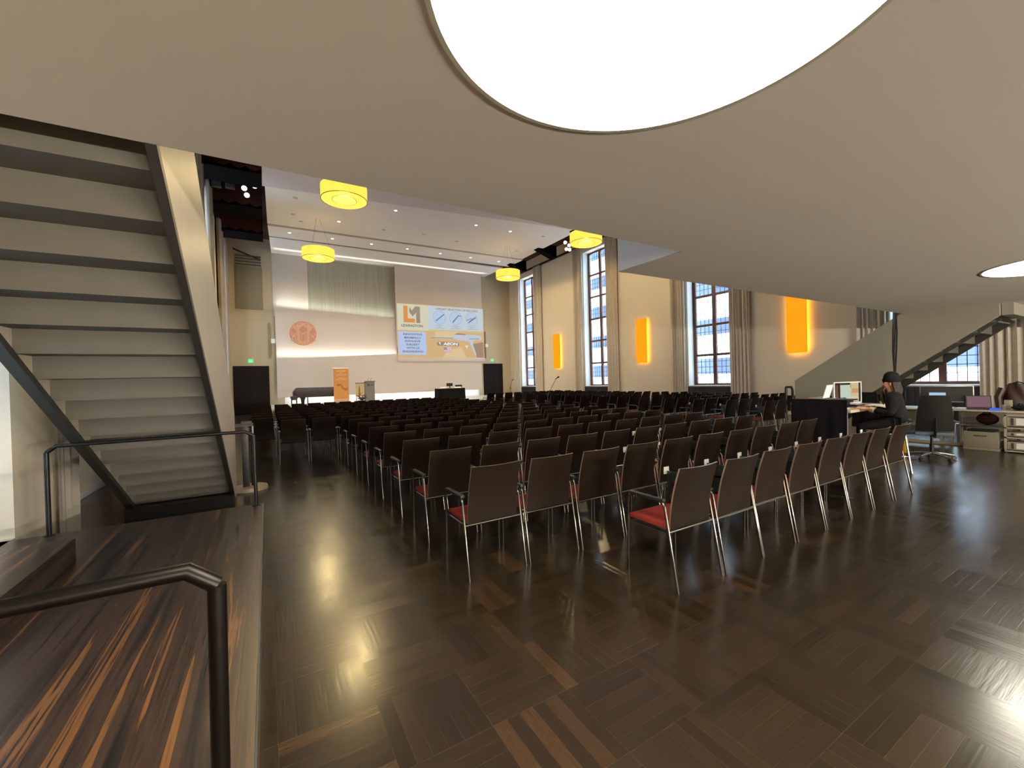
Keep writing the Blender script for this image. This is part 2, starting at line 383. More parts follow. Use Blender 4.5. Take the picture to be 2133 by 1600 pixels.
# beams with scalloped boards at the two sides
def beam(name, x0, x1, y0):
    bm_ = MB().box(x0, x1, y0, y0+1.35, 9.62, 10.58)
    o = struct(name, bm_, M['beam'], label='dark timber ceiling beam', smooth=0)
    n = max(2, int((x1-x0)/0.42)); pts = []
    for i in range(n*8+1):
        t = i/(n*8); pts.append((x0+(x1-x0)*t, 9.82-0.13*abs(math.sin(PI*n*t))))
    mb = MB().prism([(x0,10.5)]+pts+[(x1,10.5)], 'y', y0-0.04, y0-0.002)
    struct('scalloped_board', mb, M['redwood'], o, smooth=0); return o
for y0 in (11.2, 14.8, 18.3, 21.9, 25.5): beam('beam_left', XL+0.02, 0.05, y0)
for y0 in (14.3, 17.9, 21.5, 25.1): 
    struct('beam_right', MB().prism([(14.6,10.1),(14.6,9.86),(16.0,9.36),(16.2,9.36),(16.2,10.1)], 'y', y0, y0+0.5), M['beam'], label='dark timber ceiling beam over the window wall', smooth=0)
struct('trim_rail', MB().box(XR-0.16, XR-0.003, 2.6, YF, 9.84, 9.92), M['bronze'], label='dark curtain track along the window wall', smooth=0)
struct('trim_rail', MB().box(XL+0.003, XL+0.16, 2.6, YF, 9.84, 9.92), M['bronze'], label='dark curtain track above the staircase', smooth=0)
struct('cornice_right', MB().box(XR-0.05, XR-0.003, 2.6, YF, 9.93, ZT-0.01), M['wall'], smooth=0)

# gallery
gal = MB().box(XL, 11.9, YB, 2.64, 2.8, 3.12).box(3.5, 11.9, 2.64, 3.46, 2.8, 3.12).box(11.9, XR, YB, 2.1, 2.8, 3.12)
struct('slab_gallery', gal, M['slab'], label='broad plaster underside of the gallery', smooth=0, merge=False)
struct('parapet_gallery', MB().box(3.485, 3.6, 2.645, 3.475, 2.803, 3.95).box(3.62, 11.8, 3.36, 3.46, 3.12, 3.95), M['parapet'], label='pale gallery parapet at the corner', smooth=0, merge=False)
struct('beam_gallery', MB().box(11.99, XR, 1.95, 2.1, 2.575, 2.8), M['stairside_shaded'], smooth=0)

# stage
struct('floor_stage', MB().box(0.1, 16.9, 23.4, YF, 0.0, 0.5), M['stage'], label='pale raised stage floor', bev=0.01)
lp = [(0.535,0.926),(14.29,0.966),(14.29,3.98),(0.555,3.265)]
struct('wall_panel_lower', MB().prism(lp, 'y', 28.84, 28.88), M['stage_panel'], label='lower slanted wall panel behind the stage', smooth=0)
struct('wall_panel_middle', MB().prism([(0.55,2.9),(7.9,3.3),(7.85,6.10),(0.545,6.455)], 'y', 29.1, 29.14), M['stage_panel'], label='middle slanted wall panel carrying the round relief', smooth=0)
struct('wall_panel_upper', MB().prism([(0.46,5.9),(7.9,5.7),(7.9,9.8),(0.46,9.8)], 'y', 29.44, 29.498), M['stage_panel'], label='upper wall panel', smooth=0)
struct('woven_panel', MB().prism([(2.42,6.2),(7.84,5.95),(7.84,9.72),(2.42,9.72)], 'y', 29.42, 29.438), M['mesh'], None, 'grey woven metal panel on the upper stage wall', smooth=0)
struct('wall_panel_screen', MB().box(7.83, 14.44, 28.89, 28.95, 4.1, 9.795), M['stage_panel'], label='plain wall panel above the projection screen', smooth=0)
struct('wall_base', MB().box(0.95, 14.3, 29.44, 29.498, 0.5, 1.1), M['sill'], label='white lit recess along the base of the stage wall', smooth=0)

def door(n, x0, x1, z0, z1, label):
    d = struct('door_%d'%n, MB().box(x0, x1, YF-0.06, YF-0.002, z0, z1), M['door'], label=label, bev=0.004)
    xm = (x0+x1)/2
    struct('door_leaf', MB().box(x0+0.06, xm-0.006, YF-0.08, YF-0.06, z0+0.02, z1-0.06), M['door'], d, smooth=0)
    struct('door_leaf', MB().box(xm+0.006, x1-0.06, YF-0.08, YF-0.06, z0+0.02, z1-0.06), M['door'], d, smooth=0)
    for s in (-1, 1):
        struct('door_handle', MB().tube([(xm+s*0.08,YF-0.08,z0+1.08),(xm+s*0.08,YF-0.14,z0+1.08),(xm+s*0.22,YF-0.14,z0+1.08)], 0.014), M['chrome'], d)
door(1, -1.69, 0.15, 0.0, 2.88, 'dark double door left of the stage')
door(2, 14.75, 16.46, 0.5, 2.97, 'dark double door right of the stage')

# windows
def window(n, yc, side, zb=1.16):
    x = (XR+0.46) if side > 0 else (XL-0.46); zt = 9.40; h = WH-0.10
    fr = MB(); a, c = yc-h, yc+h; t = 0.05
    X0, X1 = x-t, x+t
    fr.box(X0,X1,a-0.1,a+0.07,zb-0.05,zt+0.05).box(X0,X1,c-0.07,c+0.1,zb-0.05,zt+0.05).box(X0-0.01,X1,yc-0.09,yc+0.09,zb,zt)
    fr.box(X0,X1,a,c,zb-0.05,zb+0.06).box(X0,X1,a,c,zt-0.06,zt+0.05)
    rows = 6; dz = (zt-zb)/rows
    for i in range(1, rows): fr.box(X0+0.005,X1-0.005,a,c,zb+dz*i-0.055,zb+dz*i+0.055)
    w = struct('window_%d'%n, fr, M['window_wood'], label='tall brown wooden window with leaded panes', bev=0.006, merge=False)
    ld = MB()
    for (p, q) in ((a+0.07, yc-0.09), (yc+0.09, c-0.07)):
        for j in range(1, 4):
            y = p+(q-p)*j/4; ld.box(x-0.008,x+0.008,y-0.009,y+0.009,zb,zt)
        for i in range(rows):
            for j in range(1, 5):
                z = zb+dz*i+0.055+(dz-0.11)*j/5; ld.box(x-0.008,x+0.008,p,q,z-0.009,z+0.009)
    struct('lead_grid', ld, M['lead'], w, smooth=0, merge=False)
    struct('glass_pane', MB().box(x-0.003,x+0.003,a,c,zb,zt), M['glass'], w, smooth=0)
    if side > 0:
        struct('window_sill', MB().box(XR-0.04,x-0.06,yc-WH-0.02,yc+WH+0.02,1.085,1.13), M['sill'], w, bev=0.008)
for i, c in enumerate(WC): window(i+1, c, 1)
for i, c in enumerate(WC): window(i+5, c, -1, 1.16 if c > 6 else 0.5)
struct('exterior_building', MB().box(27.0, 28.0, -20, 60, -4, 15), M['facade'], label='grey-white building facade outside the windows', smooth=0)
struct('exterior_building', MB().box(-13, -12, -20, 60, -4, 15), M['facade'], label='building facade outside the staircase windows', smooth=0)

wn = ['first','second','third','fourth']; pos = ['nearest the stage','next after it','before the sconce by the stairs','behind the under-stair desks']
for i, c in enumerate(WC):
    o = MB().box(XR-0.06, XR-0.004, c-WH, c+WH, 0.06, 1.07)
    for j in range(12): o.box(XR-0.075, XR-0.06, c-WH+0.06+j*(2*WH-0.12)/12, c-WH+0.2+j*(2*WH-0.12)/12, 0.12, 1.0)
    t = tag(o.build('radiator_cover', M['radiator'], None, smooth=0, merge=False), 'dark radiator cover under the %s tall window from the stage'%wn[i], 'radiator cover', 'radiator covers under the windows')

# curtains
def curtain(y0, y1, z0, z1, x, m, label, folds=6, amp=0.07, group='full-height curtains on the window wall'):
    def fn(u, v):
        y = y0+(y1-y0)*u
        a = amp*(0.75+0.25*math.sin(9.1*u+y0)); ph = 2*PI*folds*u + 0.35*math.sin(3*v+y0)
        return (x + a*math.sin(ph) + 0.02*math.sin(2.3*ph+1), y + 0.02*math.sin(ph*0.5+3*v)*(1-v), z0+(z1-z0)*v)
    o = MB().grid(folds*10+1, 10, fn).build('curtain', m, None, smooth=60, merge=False)
    return tag(o, label, 'curtain', group)
for i, c in enumerate(WC):
    curtain(c+1.06, c+1.92, 0.03, 9.85, XR-0.14, M['curtain'], 'full-height beige curtain on the stage side of the %s tall window from the stage'%wn[i])
    if i < 3: curtain(c-1.95, c-1.08, 0.03, 9.85, XR-0.14, M['curtain'], 'full-height beige curtain on the rear side of the %s tall window from the stage'%wn[i])
curtain(2.14, 3.42, 0.03, 9.85, XR-0.14, M['curtain'], 'beige curtain behind the desks under the far stairs, right of the leaded window', 8)
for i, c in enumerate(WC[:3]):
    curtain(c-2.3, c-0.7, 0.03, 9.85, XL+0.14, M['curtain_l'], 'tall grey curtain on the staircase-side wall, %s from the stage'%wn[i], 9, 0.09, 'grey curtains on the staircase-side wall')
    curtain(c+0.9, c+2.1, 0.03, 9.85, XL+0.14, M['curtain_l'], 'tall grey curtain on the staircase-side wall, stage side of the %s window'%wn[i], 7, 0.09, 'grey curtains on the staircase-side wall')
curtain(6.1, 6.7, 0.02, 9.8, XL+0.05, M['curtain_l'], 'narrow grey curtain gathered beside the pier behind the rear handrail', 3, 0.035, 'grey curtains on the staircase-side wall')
curtain(3.0, 5.38, 0.36, 2.78, XL-0.2, M['sheer'], 'sheer white curtain across the window at the far left', 12, 0.05, None)

# ------------------------------------------------------------------ staircases
def staircase(label, x0, x1, foot, n, rise, run, side_a, side_b, poly_a, poly_b, zmax=9):
    t = thing('staircase', label, 'staircase', ((x0+x1)/2, foot, 0))
    th = 0.03
    for i in range(n):
        ya = foot-i*run; yb = ya-run; za = i*rise; zb = za+rise
        pts = [(ya,za-0.0),(ya,zb),(yb,zb),(yb-th,zb),(yb-th,zb-th),(ya-th,zb-th),(ya-th,za)]
        pts = [(ya,za),(ya,zb),(yb-th,zb),(yb-th,zb-th),(ya-th,zb-th),(ya-th,za)]
        if zb > zmax: break
        MB().prism(pts, 'x', x0, x1).build('step', M['stairunder'], t, smooth=0)
    MB().prism(poly_a, 'x', *side_a).build('side_panel', side_a_mat, t, smooth=0)
    MB().prism(poly_b, 'x', *side_b).build('side_panel', side_b_mat, t, smooth=0)
    return t
side_a_mat, side_b_mat = M['stairside'], M['stairside']
k = 0.617
pl = [(7.19,0.0),(7.62,0.0),(7.62,1.23),(2.66,1.23+k*4.96),(2.66,2.79)]
st = staircase('painted steel staircase rising over the wooden landing at the left', -1.51, -0.467, 7.36, 17, 0.1735, 0.2812, (-0.466,-0.436), (-1.555,-1.51), pl, pl)
for x0, x1 in ((-0.478,-0.432),(-1.56,-1.485)):
    MB().prism([(7.165,0.0),(7.26,0.0),(2.635,2.86),(2.635,2.797)], 'x', x0, x1).build('stringer', M['stringer'], st, smooth=0)
MB().box(-1.56, -0.43, 6.86, 7.05, 0.0, 0.13).build('foot_shadow_block', M['black_metal'], st, smooth=0)  # black block stands in for the shadow and dark first riser here
side_a_mat = side_b_mat = M['stairside_shaded']
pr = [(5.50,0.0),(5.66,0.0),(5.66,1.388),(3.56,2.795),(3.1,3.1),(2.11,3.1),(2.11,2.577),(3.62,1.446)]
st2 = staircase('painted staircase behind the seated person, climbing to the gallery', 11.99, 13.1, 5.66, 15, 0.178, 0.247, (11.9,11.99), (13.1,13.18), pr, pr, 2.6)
for x0, x1 in ((12.0,12.06),(13.04,13.1)):
    MB().prism([(5.44,0.0),(5.60,0.0),(3.62,1.52),(2.2,2.6),(2.11,2.5),(3.58,1.36)], 'x', x0, x1).build('stringer', M['stringer'], st2, smooth=0)

# handrails
def handrail(label, pts, r, m, feet, name='handrail'):
    t = thing(name, label, 'handrail', (feet[0][0], feet[0][1], feet[0][2]))
    MB().tube(pts[1:-1] if len(pts) > 3 else pts, r, 12).build('rail', m, t, smooth=50)
    if len(pts) > 3:
        MB().tube(pts[:2], r, 12).build('post', m, t, smooth=50)
        MB().tube(pts[-2:], r, 12).build('post', m, t, smooth=50)
    for f in feet: MB().lathe([(r*2.2,0),(r*2.2,0.008),(r*1.1,0.01)], f, 14).build('foot_plate', m, t)
    return t
handrail('black handrail across the rear end of the wooden landing', [(-1.70,5.28,0.33),(-1.70,5.28,1.07),(-1.634,5.28,1.123),(-0.212,5.28,1.128),(-0.137,5.28,1.079),(-0.132,5.28,0.33)], 0.018, M['black_metal'], [(-1.70,5.28,0.33),(-0.132,5.28,0.33)])
handrail('dark bronze handrail at the front of the wooden landing', [(-1.2,1.6,0.33),(-1.2,1.6,0.99),(-1.14,1.6,1.045),(-0.225,1.6,1.045),(-0.152,1.6,0.985),(-0.158,1.6,0.33)], 0.026, M['bronze'], [(-1.2,1.6,0.33),(-0.158,1.6,0.33)])
handrail('short black handrail at the foot of the far staircase', [(11.94,5.9,0.0),(11.94,5.9,1.21),(11.94,5.88,1.22),(11.94,5.77,1.22),(11.94,5.74,1.15),(11.94,5.74,0.0)], 0.03, M['black_metal'], [(11.94,5.9,0.0),(11.94,5.74,0.0)])

# ------------------------------------------------------------------ lamps
def disc_lamp(x, y, r, label):
    t = thing('ceiling_lamp', label, 'lamp', (x, y, 2.8), 0, 'round luminous discs in the gallery ceiling')
    MB().lathe([(r,0.0),(r,-0.004),(r-0.02,-0.004),(r-0.02,0.0)], (x,y,2.8), 96).build('rim', M['lamp_rim'], t)
    MB().lathe([(0.0,-0.003),(r-0.02,-0.003),(r-0.02,-0.001),(0.0,-0.001)], (x,y,2.8), 96).build('diffuser', M['lamp_white'], t)
disc_lamp(1.10, 0.86, 0.755, 'large round white luminous disc overhead in the gallery ceiling')
disc_lamp(8.10, 0.86, 0.73, 'round luminous disc in the gallery ceiling above the desk corner')

def drum(x, y, label):
    t = thing('drum_pendant', label, 'lamp', (x, y, 7.8), 0, 'yellow drum pendants')
    R = 0.735; z = 7.82
    MB().lathe([(R,0),(R,0.44),(R-0.01,0.44),(R-0.01,0)], (x,y,z), 64, True).build('shade', M['drum_side'], t)
    MB().lathe([(0.385,0.004),(R-0.012,0.004),(R-0.012,0.014),(0.385,0.014)], (x,y,z), 64, True).build('bottom_ring', M['drum_ring'], t)
    MB().lathe([(0.0,0.02),(0.38,0.02),(0.38,0.028),(0.0,0.028)], (x,y,z), 48).build('centre_diffuser', M['drum_core'], t)
    w = MB().lathe([(R+0.005,-0.006),(R+0.005,0.008),(R-0.014,0.008),(R-0.014,-0.006)], (x,y,z), 64, True).lathe([(0.396,-0.002),(0.396,0.003),(0.376,0.003),(0.376,-0.002)], (x,y,z), 48, True)
    w.build('wire_hoop', M['drum_wire'], t, merge=False)
    for a in range(3):
        q = a*2*PI/3; MB().tube([(x+0.6*math.cos(q),y+0.6*math.sin(q),z+0.4),(x+0.1*math.cos(q),y+0.1*math.sin(q),9.615 if y < 17 else 9.79)], 0.003, 5).build('hanging_wire', M['drum_wire'], t)
drum(2.43, 14.97, 'yellow drum pendant nearest the staircase, larger in view')
drum(2.36, 22.4, 'yellow drum pendant in front of the woven panel, over the stage-end seats')
drum(12.85, 14.8, 'yellow drum pendant by the curtain, nearer of the two at the window side')
drum(12.88, 22.05, 'yellow drum pendant beyond the screen corner, farther one at the window side')

def sconce(yc, label):
    t = thing('wall_sconce', label, 'wall lamp', (XR, yc, 2.35), 0, 'tall amber wall sconces')
    z0, z1, h = 2.35, 4.66, 0.33
    MB().box(XR-0.20, XR-0.15, yc-h, yc+h, z0, z1).build('amber_panel', M['sconce'], t, smooth=0)
    MB().box(XR-0.15, XR-0.135, yc-h-0.004, yc+h+0.004, z0-0.004, z1+0.004).build('tray', M['bronze'], t, smooth=0)
    g = MB().box(XR-0.13, XR-0.12, yc-h+0.03, yc-h+0.07, z0+0.05, z1-0.05).box(XR-0.13, XR-0.12, yc+h-0.07, yc+h-0.03, z0+0.05, z1-0.05)
    g.box(XR-0.13, XR-0.12, yc-h+0.07, yc+h-0.07, z0+0.04, z0+0.07)
    g.build('back_light', M['sconce_glow'], t, smooth=0, merge=False)
    MB().box(XR-0.136, XR-0.002, yc-0.1, yc+0.1, z0+0.6, z1-0.6).build('mount', M['bronze'], t, smooth=0)
sconce(23.05, 'amber wall sconce nearest the stage'); sconce(15.55, 'amber wall sconce between the second and third tall windows'); sconce(8.05, 'amber wall sconce partly hidden by the gallery, above the stairs')

def downlight(x, y, z, on, label):
    t = thing('downlight', label, 'downlight', (x, y, z), 0, 'recessed ceiling downlights')
    MB().lathe([(0.10,0),(0.10,-0.012),(0.075,-0.012),(0.075,0)], (x,y,z), 20).build('trim_ring', M['lamp_rim'] if on else M['downlight_off'], t)
    MB().lathe([(0.0,-0.008),(0.074,-0.008),(0.074,-0.003),(0.0,-0.003)], (x,y,z), 20).build('lens', M['downlight'] if on else M['downlight_off'], t)
    if on:
        l = bpy.data.lights.new('downlight_beam', 'SPOT'); l.energy = 200; l.spot_size = math.radians(115); l.spot_blend = 0.7; l.shadow_soft_size = 0.07; l.color = (1,0.92,0.82)
        o = bpy.data.objects.new('downlight_beam', l); COL.objects.link(o); o.location = (0,0,-0.03); o.parent = t
od = ['first','second','third','fourth','fifth','sixth','seventh']
for i in range(7): downlight(1.27+2.112*i, 25.08, 9.77, True, 'lit downlight in the narrow ceiling panel, %s from the staircase side'%od[i])
for i, x in enumerate((5.5, 9.71, 11.79)): downlight(x, 19.8, 9.8, True, 'lit downlight in the main ceiling panel, %s from the staircase side'%od[i])
downlight(3.35, 22.4, 9.8, True, 'small lit downlight in the main ceiling panel near the far pendant')
for i, (x, y) in enumerate(((1.3,20.4),(1.3,22.4),(1.7,23.2),(5.6,22.6),(7.7,22.3),(9.8,22.6),(13.9,19.7),(13.9,22.6))): downlight(x, y, 9.8, False, 'unlit grey ceiling fitting in the main panel, %s from the staircase side'%(od+['eighth'])[i])

def track_spot(x, y, z, aim, label, grp):
    t = thing('stage_spotlight', label, 'spotlight', (x, y, z+0.35), 0, grp)
    d = (Vector(aim)-Vector((x,y,z))).normalized()
    p = Vector((x,y,z))
    MB().tube([p-d*0.16, p-d*0.14, p+d*0.05, p+d*0.10], [0.05,0.09,0.09,0.11], 14, False).build('housing', M['black_metal'], t)
    MB().tube([p+d*0.07, p+d*0.08], 0.095, 14).build('lens', M['downlight'], t)
    MB().tube([(x,y,z+0.08),(x,y,z+0.7)], 0.012, 6).build('bracket', M['black_metal'], t)
sp = [(-0.57,20.2,9.75),(-0.5,20.75,9.7),(-0.2,19.9,9.8)]
for i, p in enumerate(sp): track_spot(*p, (0.4,2,1), 'bright stage spotlight under the dark beams above the staircase, %s of three'%od[i], 'spotlights above the staircase')
for i, p in enumerate([(15.5,19.7,9.7),(15.95,19.9,9.65),(16.05,20.3,9.55),(16.3,20.3,9.55)]): track_spot(*p, (3,3,0), 'bright stage spotlight beside the far yellow pendant, %s of four'%od[i], 'spotlights on the window side')
for i, p in enumerate([(-1.5,20.2,9.9),(-1.05,20.1,9.9)]):
    t = thing('hanging_speaker', 'black perforated loudspeaker slung under the beams, %s from the wall'%od[i], 'loudspeaker', (p[0],p[1],10.2), 0, 'black loudspeakers under the beams')
    MB().box(p[0]-0.16,p[0]+0.16,p[1]-0.12,p[1]+0.12,9.6,10.15).build('cabinet', M['black_plastic'], t, bev=0.03)
    MB().box(p[0]-0.14,p[0]+0.14,p[1]-0.135,p[1]-0.122,9.63,10.12).build('front_grille', M['stringer'], t, bev=0.004)
    MB().tube([(p[0],p[1],10.15),(p[0],p[1],10.58)], 0.01, 6).build('bracket', M['black_metal'], t)

# ------------------------------------------------------------------ light
def area(name, loc, rot, sx, sy, e, col=(1,0.95,0.86), portal=False):
    l = bpy.data.lights.new(name, 'AREA'); l.shape = 'RECTANGLE'; l.size = sx; l.size_y = sy; l.energy = e; l.color = col
    o = bpy.data.objects.new(name, l); COL.objects.link(o); o.location = loc; o.rotation_euler = rot
    if portal: l.cycles.is_portal = True
    return o
def point(name, loc, e, r, col):
    l = bpy.data.lights.new(name, 'POINT'); l.energy = e; l.shadow_soft_size = r; l.color = col
    o = bpy.data.objects.new(name, l); COL.objects.link(o); o.location = loc; return o
# ------------------------------------------------------------------ conference chairs
CW = 0.556
def ch_leg_front(x):
    return [(x,0.487,0.0),(x,0.472,0.56),(x,0.462,0.615),(x,0.435,0.645),(x,0.40,0.648)]
def ch_leg_rear(x):
    return [(x,0.0,0.0),(x,0.104,0.612),(x,0.122,0.642),(x,0.15,0.648)]
def back_shell(off0, off1, z0, z1, x0, x1, cz=True):
    mb = MB(); nu, nv = 9, 9; fr = []; bk = []
    def pt(u, v, off):
        z = z0+(z1-z0)*v
        w = 0.5-0.012*v; xm = CW/2
        x = xm + (u-0.5)*(x1-x0)*(1-0.03*v)
        y = 0.085 - 0.115*v + 0.02*math.sin(PI*v) - 0.035*(1-(2*u-1)**2)*v + 0.02*v
        return (x, y+off, z)
    vs = [pt(i/(nu-1), j/(nv-1), off0) for i in range(nu) for j in range(nv)] + [pt(i/(nu-1), j/(nv-1), off1) for i in range(nu) for j in range(nv)]
    n = nu*nv; fs = []; ed = []
    for i in range(nu-1):
        for j in range(nv-1):
            a = i*nv+j; q = (a,a+nv,a+nv+1,a+1); fs.append(q); fs.append(tuple(n+k for k in q[::-1]))
    for i in range(nu-1):
        ed += [(i*nv,(i+1)*nv,n+(i+1)*nv,n+i*nv),(i*nv+nv-1,(i+1)*nv+nv-1,n+(i+1)*nv+nv-1,n+i*nv+nv-1)]
    for j in range(nv-1):
        ed += [(j,j+1,n+j+1,n+j),((nu-1)*nv+j,(nu-1)*nv+j+1,n+(nu-1)*nv+j+1,n+(nu-1)*nv+j)]
    return vs, fs, ed
def chair_parts():
    P = []
    vs, fs, ed = back_shell(0.0, 0.014, 0.435, 0.915, 0.045, CW-0.045)
    mb = MB(); mb.add(vs, fs); o = len(mb.v); mb.cur = 1; mb.add(vs, ed)
    P.append(('backrest', mb, [M['plywood'], M['plyedge']], {}))
    vs, fs, ed = back_shell(0.0145, 0.028, 0.47, 0.88, 0.11, CW-0.11)
    mb = MB(); mb.add(vs, fs+ed); P.append(('back_cushion', mb, [M['red']], {}))
    mb = MB()
    def seat(u, v):
        return (0.045+(CW-0.09)*u, 0.09+0.42*v, 0)
    prof = [(0.085,0.432),(0.085,0.462),(0.12,0.470),(0.40,0.474),(0.47,0.470),(0.51,0.458),(0.518,0.444),(0.50,0.432)]
    mb.prism(prof, 'x', 0.045, CW-0.045); P.append(('seat', mb, [M['red']], {'bev':0.008}))
    mb = MB(); mb.tube([(0.03,0.07,0.424),(0.03,0.48,0.424)], 0.009, 6).tube([(CW-0.03,0.07,0.424),(CW-0.03,0.48,0.424)], 0.009, 6).tube([(0.012,0.478,0.424),(CW-0.012,0.478,0.424)], 0.009, 6)
    P.append(('seat_frame', mb, [M['chrome']], {'merge':False}))
    P.append(('crossbar', MB().tube([(0.012,0.074,0.428),(CW-0.012,0.074,0.428)], 0.010, 8), [M['chrome']], {}))
    for x in (0.012, CW-0.012):
        P.append(('leg', MB().tube(ch_leg_front(x), 0.0105, 8), [M['chrome']], {'smooth':60}))
        P.append(('leg', MB().tube(ch_leg_rear(x), 0.0105, 8), [M['chrome']], {'smooth':60}))
        s = 1 if x < 0.2 else -1
        P.append(('armrest', MB().box(x-0.012 if s>0 else x-0.026, x+0.026 if s>0 else x+0.012, 0.11, 0.45, 0.644, 0.668), [M['black_plastic']], {'bev':0.006}))
    return P
CP = [(n, mb.mesh(n, **kw), mats) for n, mb, mats, kw in chair_parts()]
for n, me, mats in CP:
    for m in mats: me.materials.append(m)
tb = MB().box(CW-0.004,CW+0.006,0.17,0.52,0.49,0.745); TAB = tb.mesh('writing_tablet', bev=0.003); TAB.materials.append(M['green_black'])
tb = MB().box(CW-0.035,CW+0.03,0.523,0.53,0.715,0.78); HP = tb.mesh('hinge_plate', bev=0.003); HP.materials.append(M['white_plastic'])
tb = MB().tube([(CW-0.012,0.535,0.748),(CW-0.012,0.545,0.748)], 0.02, 12).box(CW-0.012,CW+0.022,0.533,0.541,0.74,0.756); HK = tb.mesh('hinge_knob', merge=False); HK.materials.append(M['black_plastic'])
# far chairs: the same shape as one mesh
def joined():
    mats = []; mb = MB()
    for n, mb2, ms, kw in chair_parts():
        o = len(mb.v); mb.v += mb2.v
        for f, mi in zip(mb2.f, mb2.m):
            m = ms[mi]
            if m not in mats: mats.append(m)
            mb.f.append([o+i for i in f]); mb.m.append(mats.index(m))
    return mb, mats
JM, JMATS = joined()
JME = JM.mesh('conference_chair', merge=False)
for m in JMATS: JME.materials.append(m)
ORD = ['first','second','third','fourth','fifth','sixth','seventh','eighth','ninth','tenth','eleventh','twelfth','thirteenth','fourteenth','fifteenth','sixteenth','seventeenth','eighteenth','nineteenth']
seats = []   # x, y, label, group, tablet
PX = 0.577
def row_word(i): return 'rearmost row' if i == 0 else ORD[i]+' row from rear'
rows = [(2.035, 2.545, 8)] + [(3.04+0.953*i, 1.335, 10) for i in range(7)] + [(3.04+0.953*7, 0.181, 12)] + [(3.04+0.953*i, -0.396, 13) for i in range(8, 17)]
for r, (y, x0, n) in enumerate(rows):
    for k_ in range(n):
        lab = 'red-seated chair, %s from the staircase side, %s, centre block' % (ORD[k_], row_word(r))
        tab = (r == 0) or (r == 1 and k_ >= 3) or (r == 2 and k_ >= 5)
        seats.append((x0+PX*k_, y, lab, 'red-seated conference chairs in the centre block', tab, r, k_))
NR = [2,8,9] + [9]*13
for r in range(16):
    y = 5.68+1.0*r; x0 = 10.5
    for k_ in range(NR[r]):
        lab = 'red-seated chair, %s from the aisle, %s, window block' % (ORD[k_], row_word(r))
        seats.append((x0+PX*k_, y, lab, 'red-seated conference chairs in the window block', r < 5 and k_ < 6, 100+r, k_))
seats.sort(key=lambda s: math.hypot(s[0], s[1]))
far = []
rnd = random.Random(3)
for idx, (x, y, lab, grp, tab, r, k_) in enumerate(seats):
    jy = rnd.uniform(-0.012, 0.012); jr = rnd.uniform(-0.004, 0.004)
    if idx >= 300: far.append((x, y+jy)); continue
    if idx < 130:
        t = thing('conference_chair', lab, 'chair', (x, y+jy, 0), jr, grp)
        for n, me, mats in CP:
            o = bpy.data.objects.new(n, me); COL.objects.link(o); o.parent = t
        if tab:
            o = bpy.data.objects.new('writing_tablet', TAB); COL.objects.link(o); o.parent = t
            h = bpy.data.objects.new('hinge_plate', HP); COL.objects.link(h); h.parent = o
            h = bpy.data.objects.new('hinge_knob', HK); COL.objects.link(h); h.parent = o
    else:
        o = bpy.data.objects.new('conference_chair', JME); COL.objects.link(o); o.location = (x, y+jy, 0); o.rotation_euler = (0,0,jr)
        tag(o, lab, 'chair', grp)
if far:
    mb = MB()
    for (x, y) in far:
        o = len(mb.v); mb.v += [(p[0]+x, p[1]+y, p[2]) for p in JM.v]
        mb.f += [[o+i for i in f] for f in JM.f]; mb.m += JM.m
    o = mb.build('distant_chairs', JMATS, None, merge=False)
    tag(o, 'farthest rows of brown-backed chairs in the window block, before the stage', 'chairs', None, 'stuff')

# ------------------------------------------------------------------ things on and around the stage
ZS = 0.5
t = thing('grand_piano', 'grand piano under a dark cover at the left of the stage', 'piano', (2.6,26.0,ZS))
out = [(1.30,25.45),(1.28,26.9),(1.5,27.0),(2.6,26.95),(3.4,26.55),(3.95,26.1),(4.02,25.75),(3.8,25.45)]
prof = [(0.0,0.97),(-0.02,1.05),(-0.02,1.26),(0.03,1.36),(0.14,1.50)]
def ring(ins, z):
    cx, cy = 2.6, 26.15
    return [(cx+(x-cx)*(1-ins/1.2), cy+(y-cy)*(1-ins/0.75), z) for x, y in out]
mb = MB(); n = len(out); vs = []; fs = []
for ins, z in prof: vs += ring(ins, z)
for i in range(len(prof)-1):
    for j in range(n): fs.append((i*n+j, i*n+(j+1)%n, (i+1)*n+(j+1)%n, (i+1)*n+j))
fs += [tuple(range(n-1,-1,-1)), tuple((len(prof)-1)*n+j for j in range(n))]
mb.add(vs, fs); mb.build('covered_body', M['piano'], t, bev=0.02)
for (x, y) in ((1.72,25.7),(1.72,26.7),(3.6,25.95)):
    MB().lathe([(0.05,0.0),(0.035,0.06),(0.05,0.2),(0.075,0.36),(0.11,0.42),(0.11,0.475)], (x,y,ZS), 14).build('leg', M['piano_leg'], t)
MB().box(1.95,2.0,26.1,26.3,0.56,0.97).box(1.92,2.04,26.05,26.35,0.54,0.58).build('pedal_lyre', M['piano_leg'], t, merge=False)
t = thing('piano_stool', 'black padded stool standing at the left end of the piano', 'stool', (1.24,25.13,ZS))
MB().box(1.07,1.41,24.95,25.31,0.92,1.06).build('cushion', M['piano'], t, bev=0.03)
MB().box(1.10,1.38,24.98,25.28,0.86,0.92).build('apron', M['piano_leg'], t, bev=0.005)
for x in (1.12,1.36):
    for y in (25.0,25.26): MB().tube([(x,y,ZS),(x,y,0.9)], [0.015,0.022], 8).build('leg', M['piano_leg'], t)

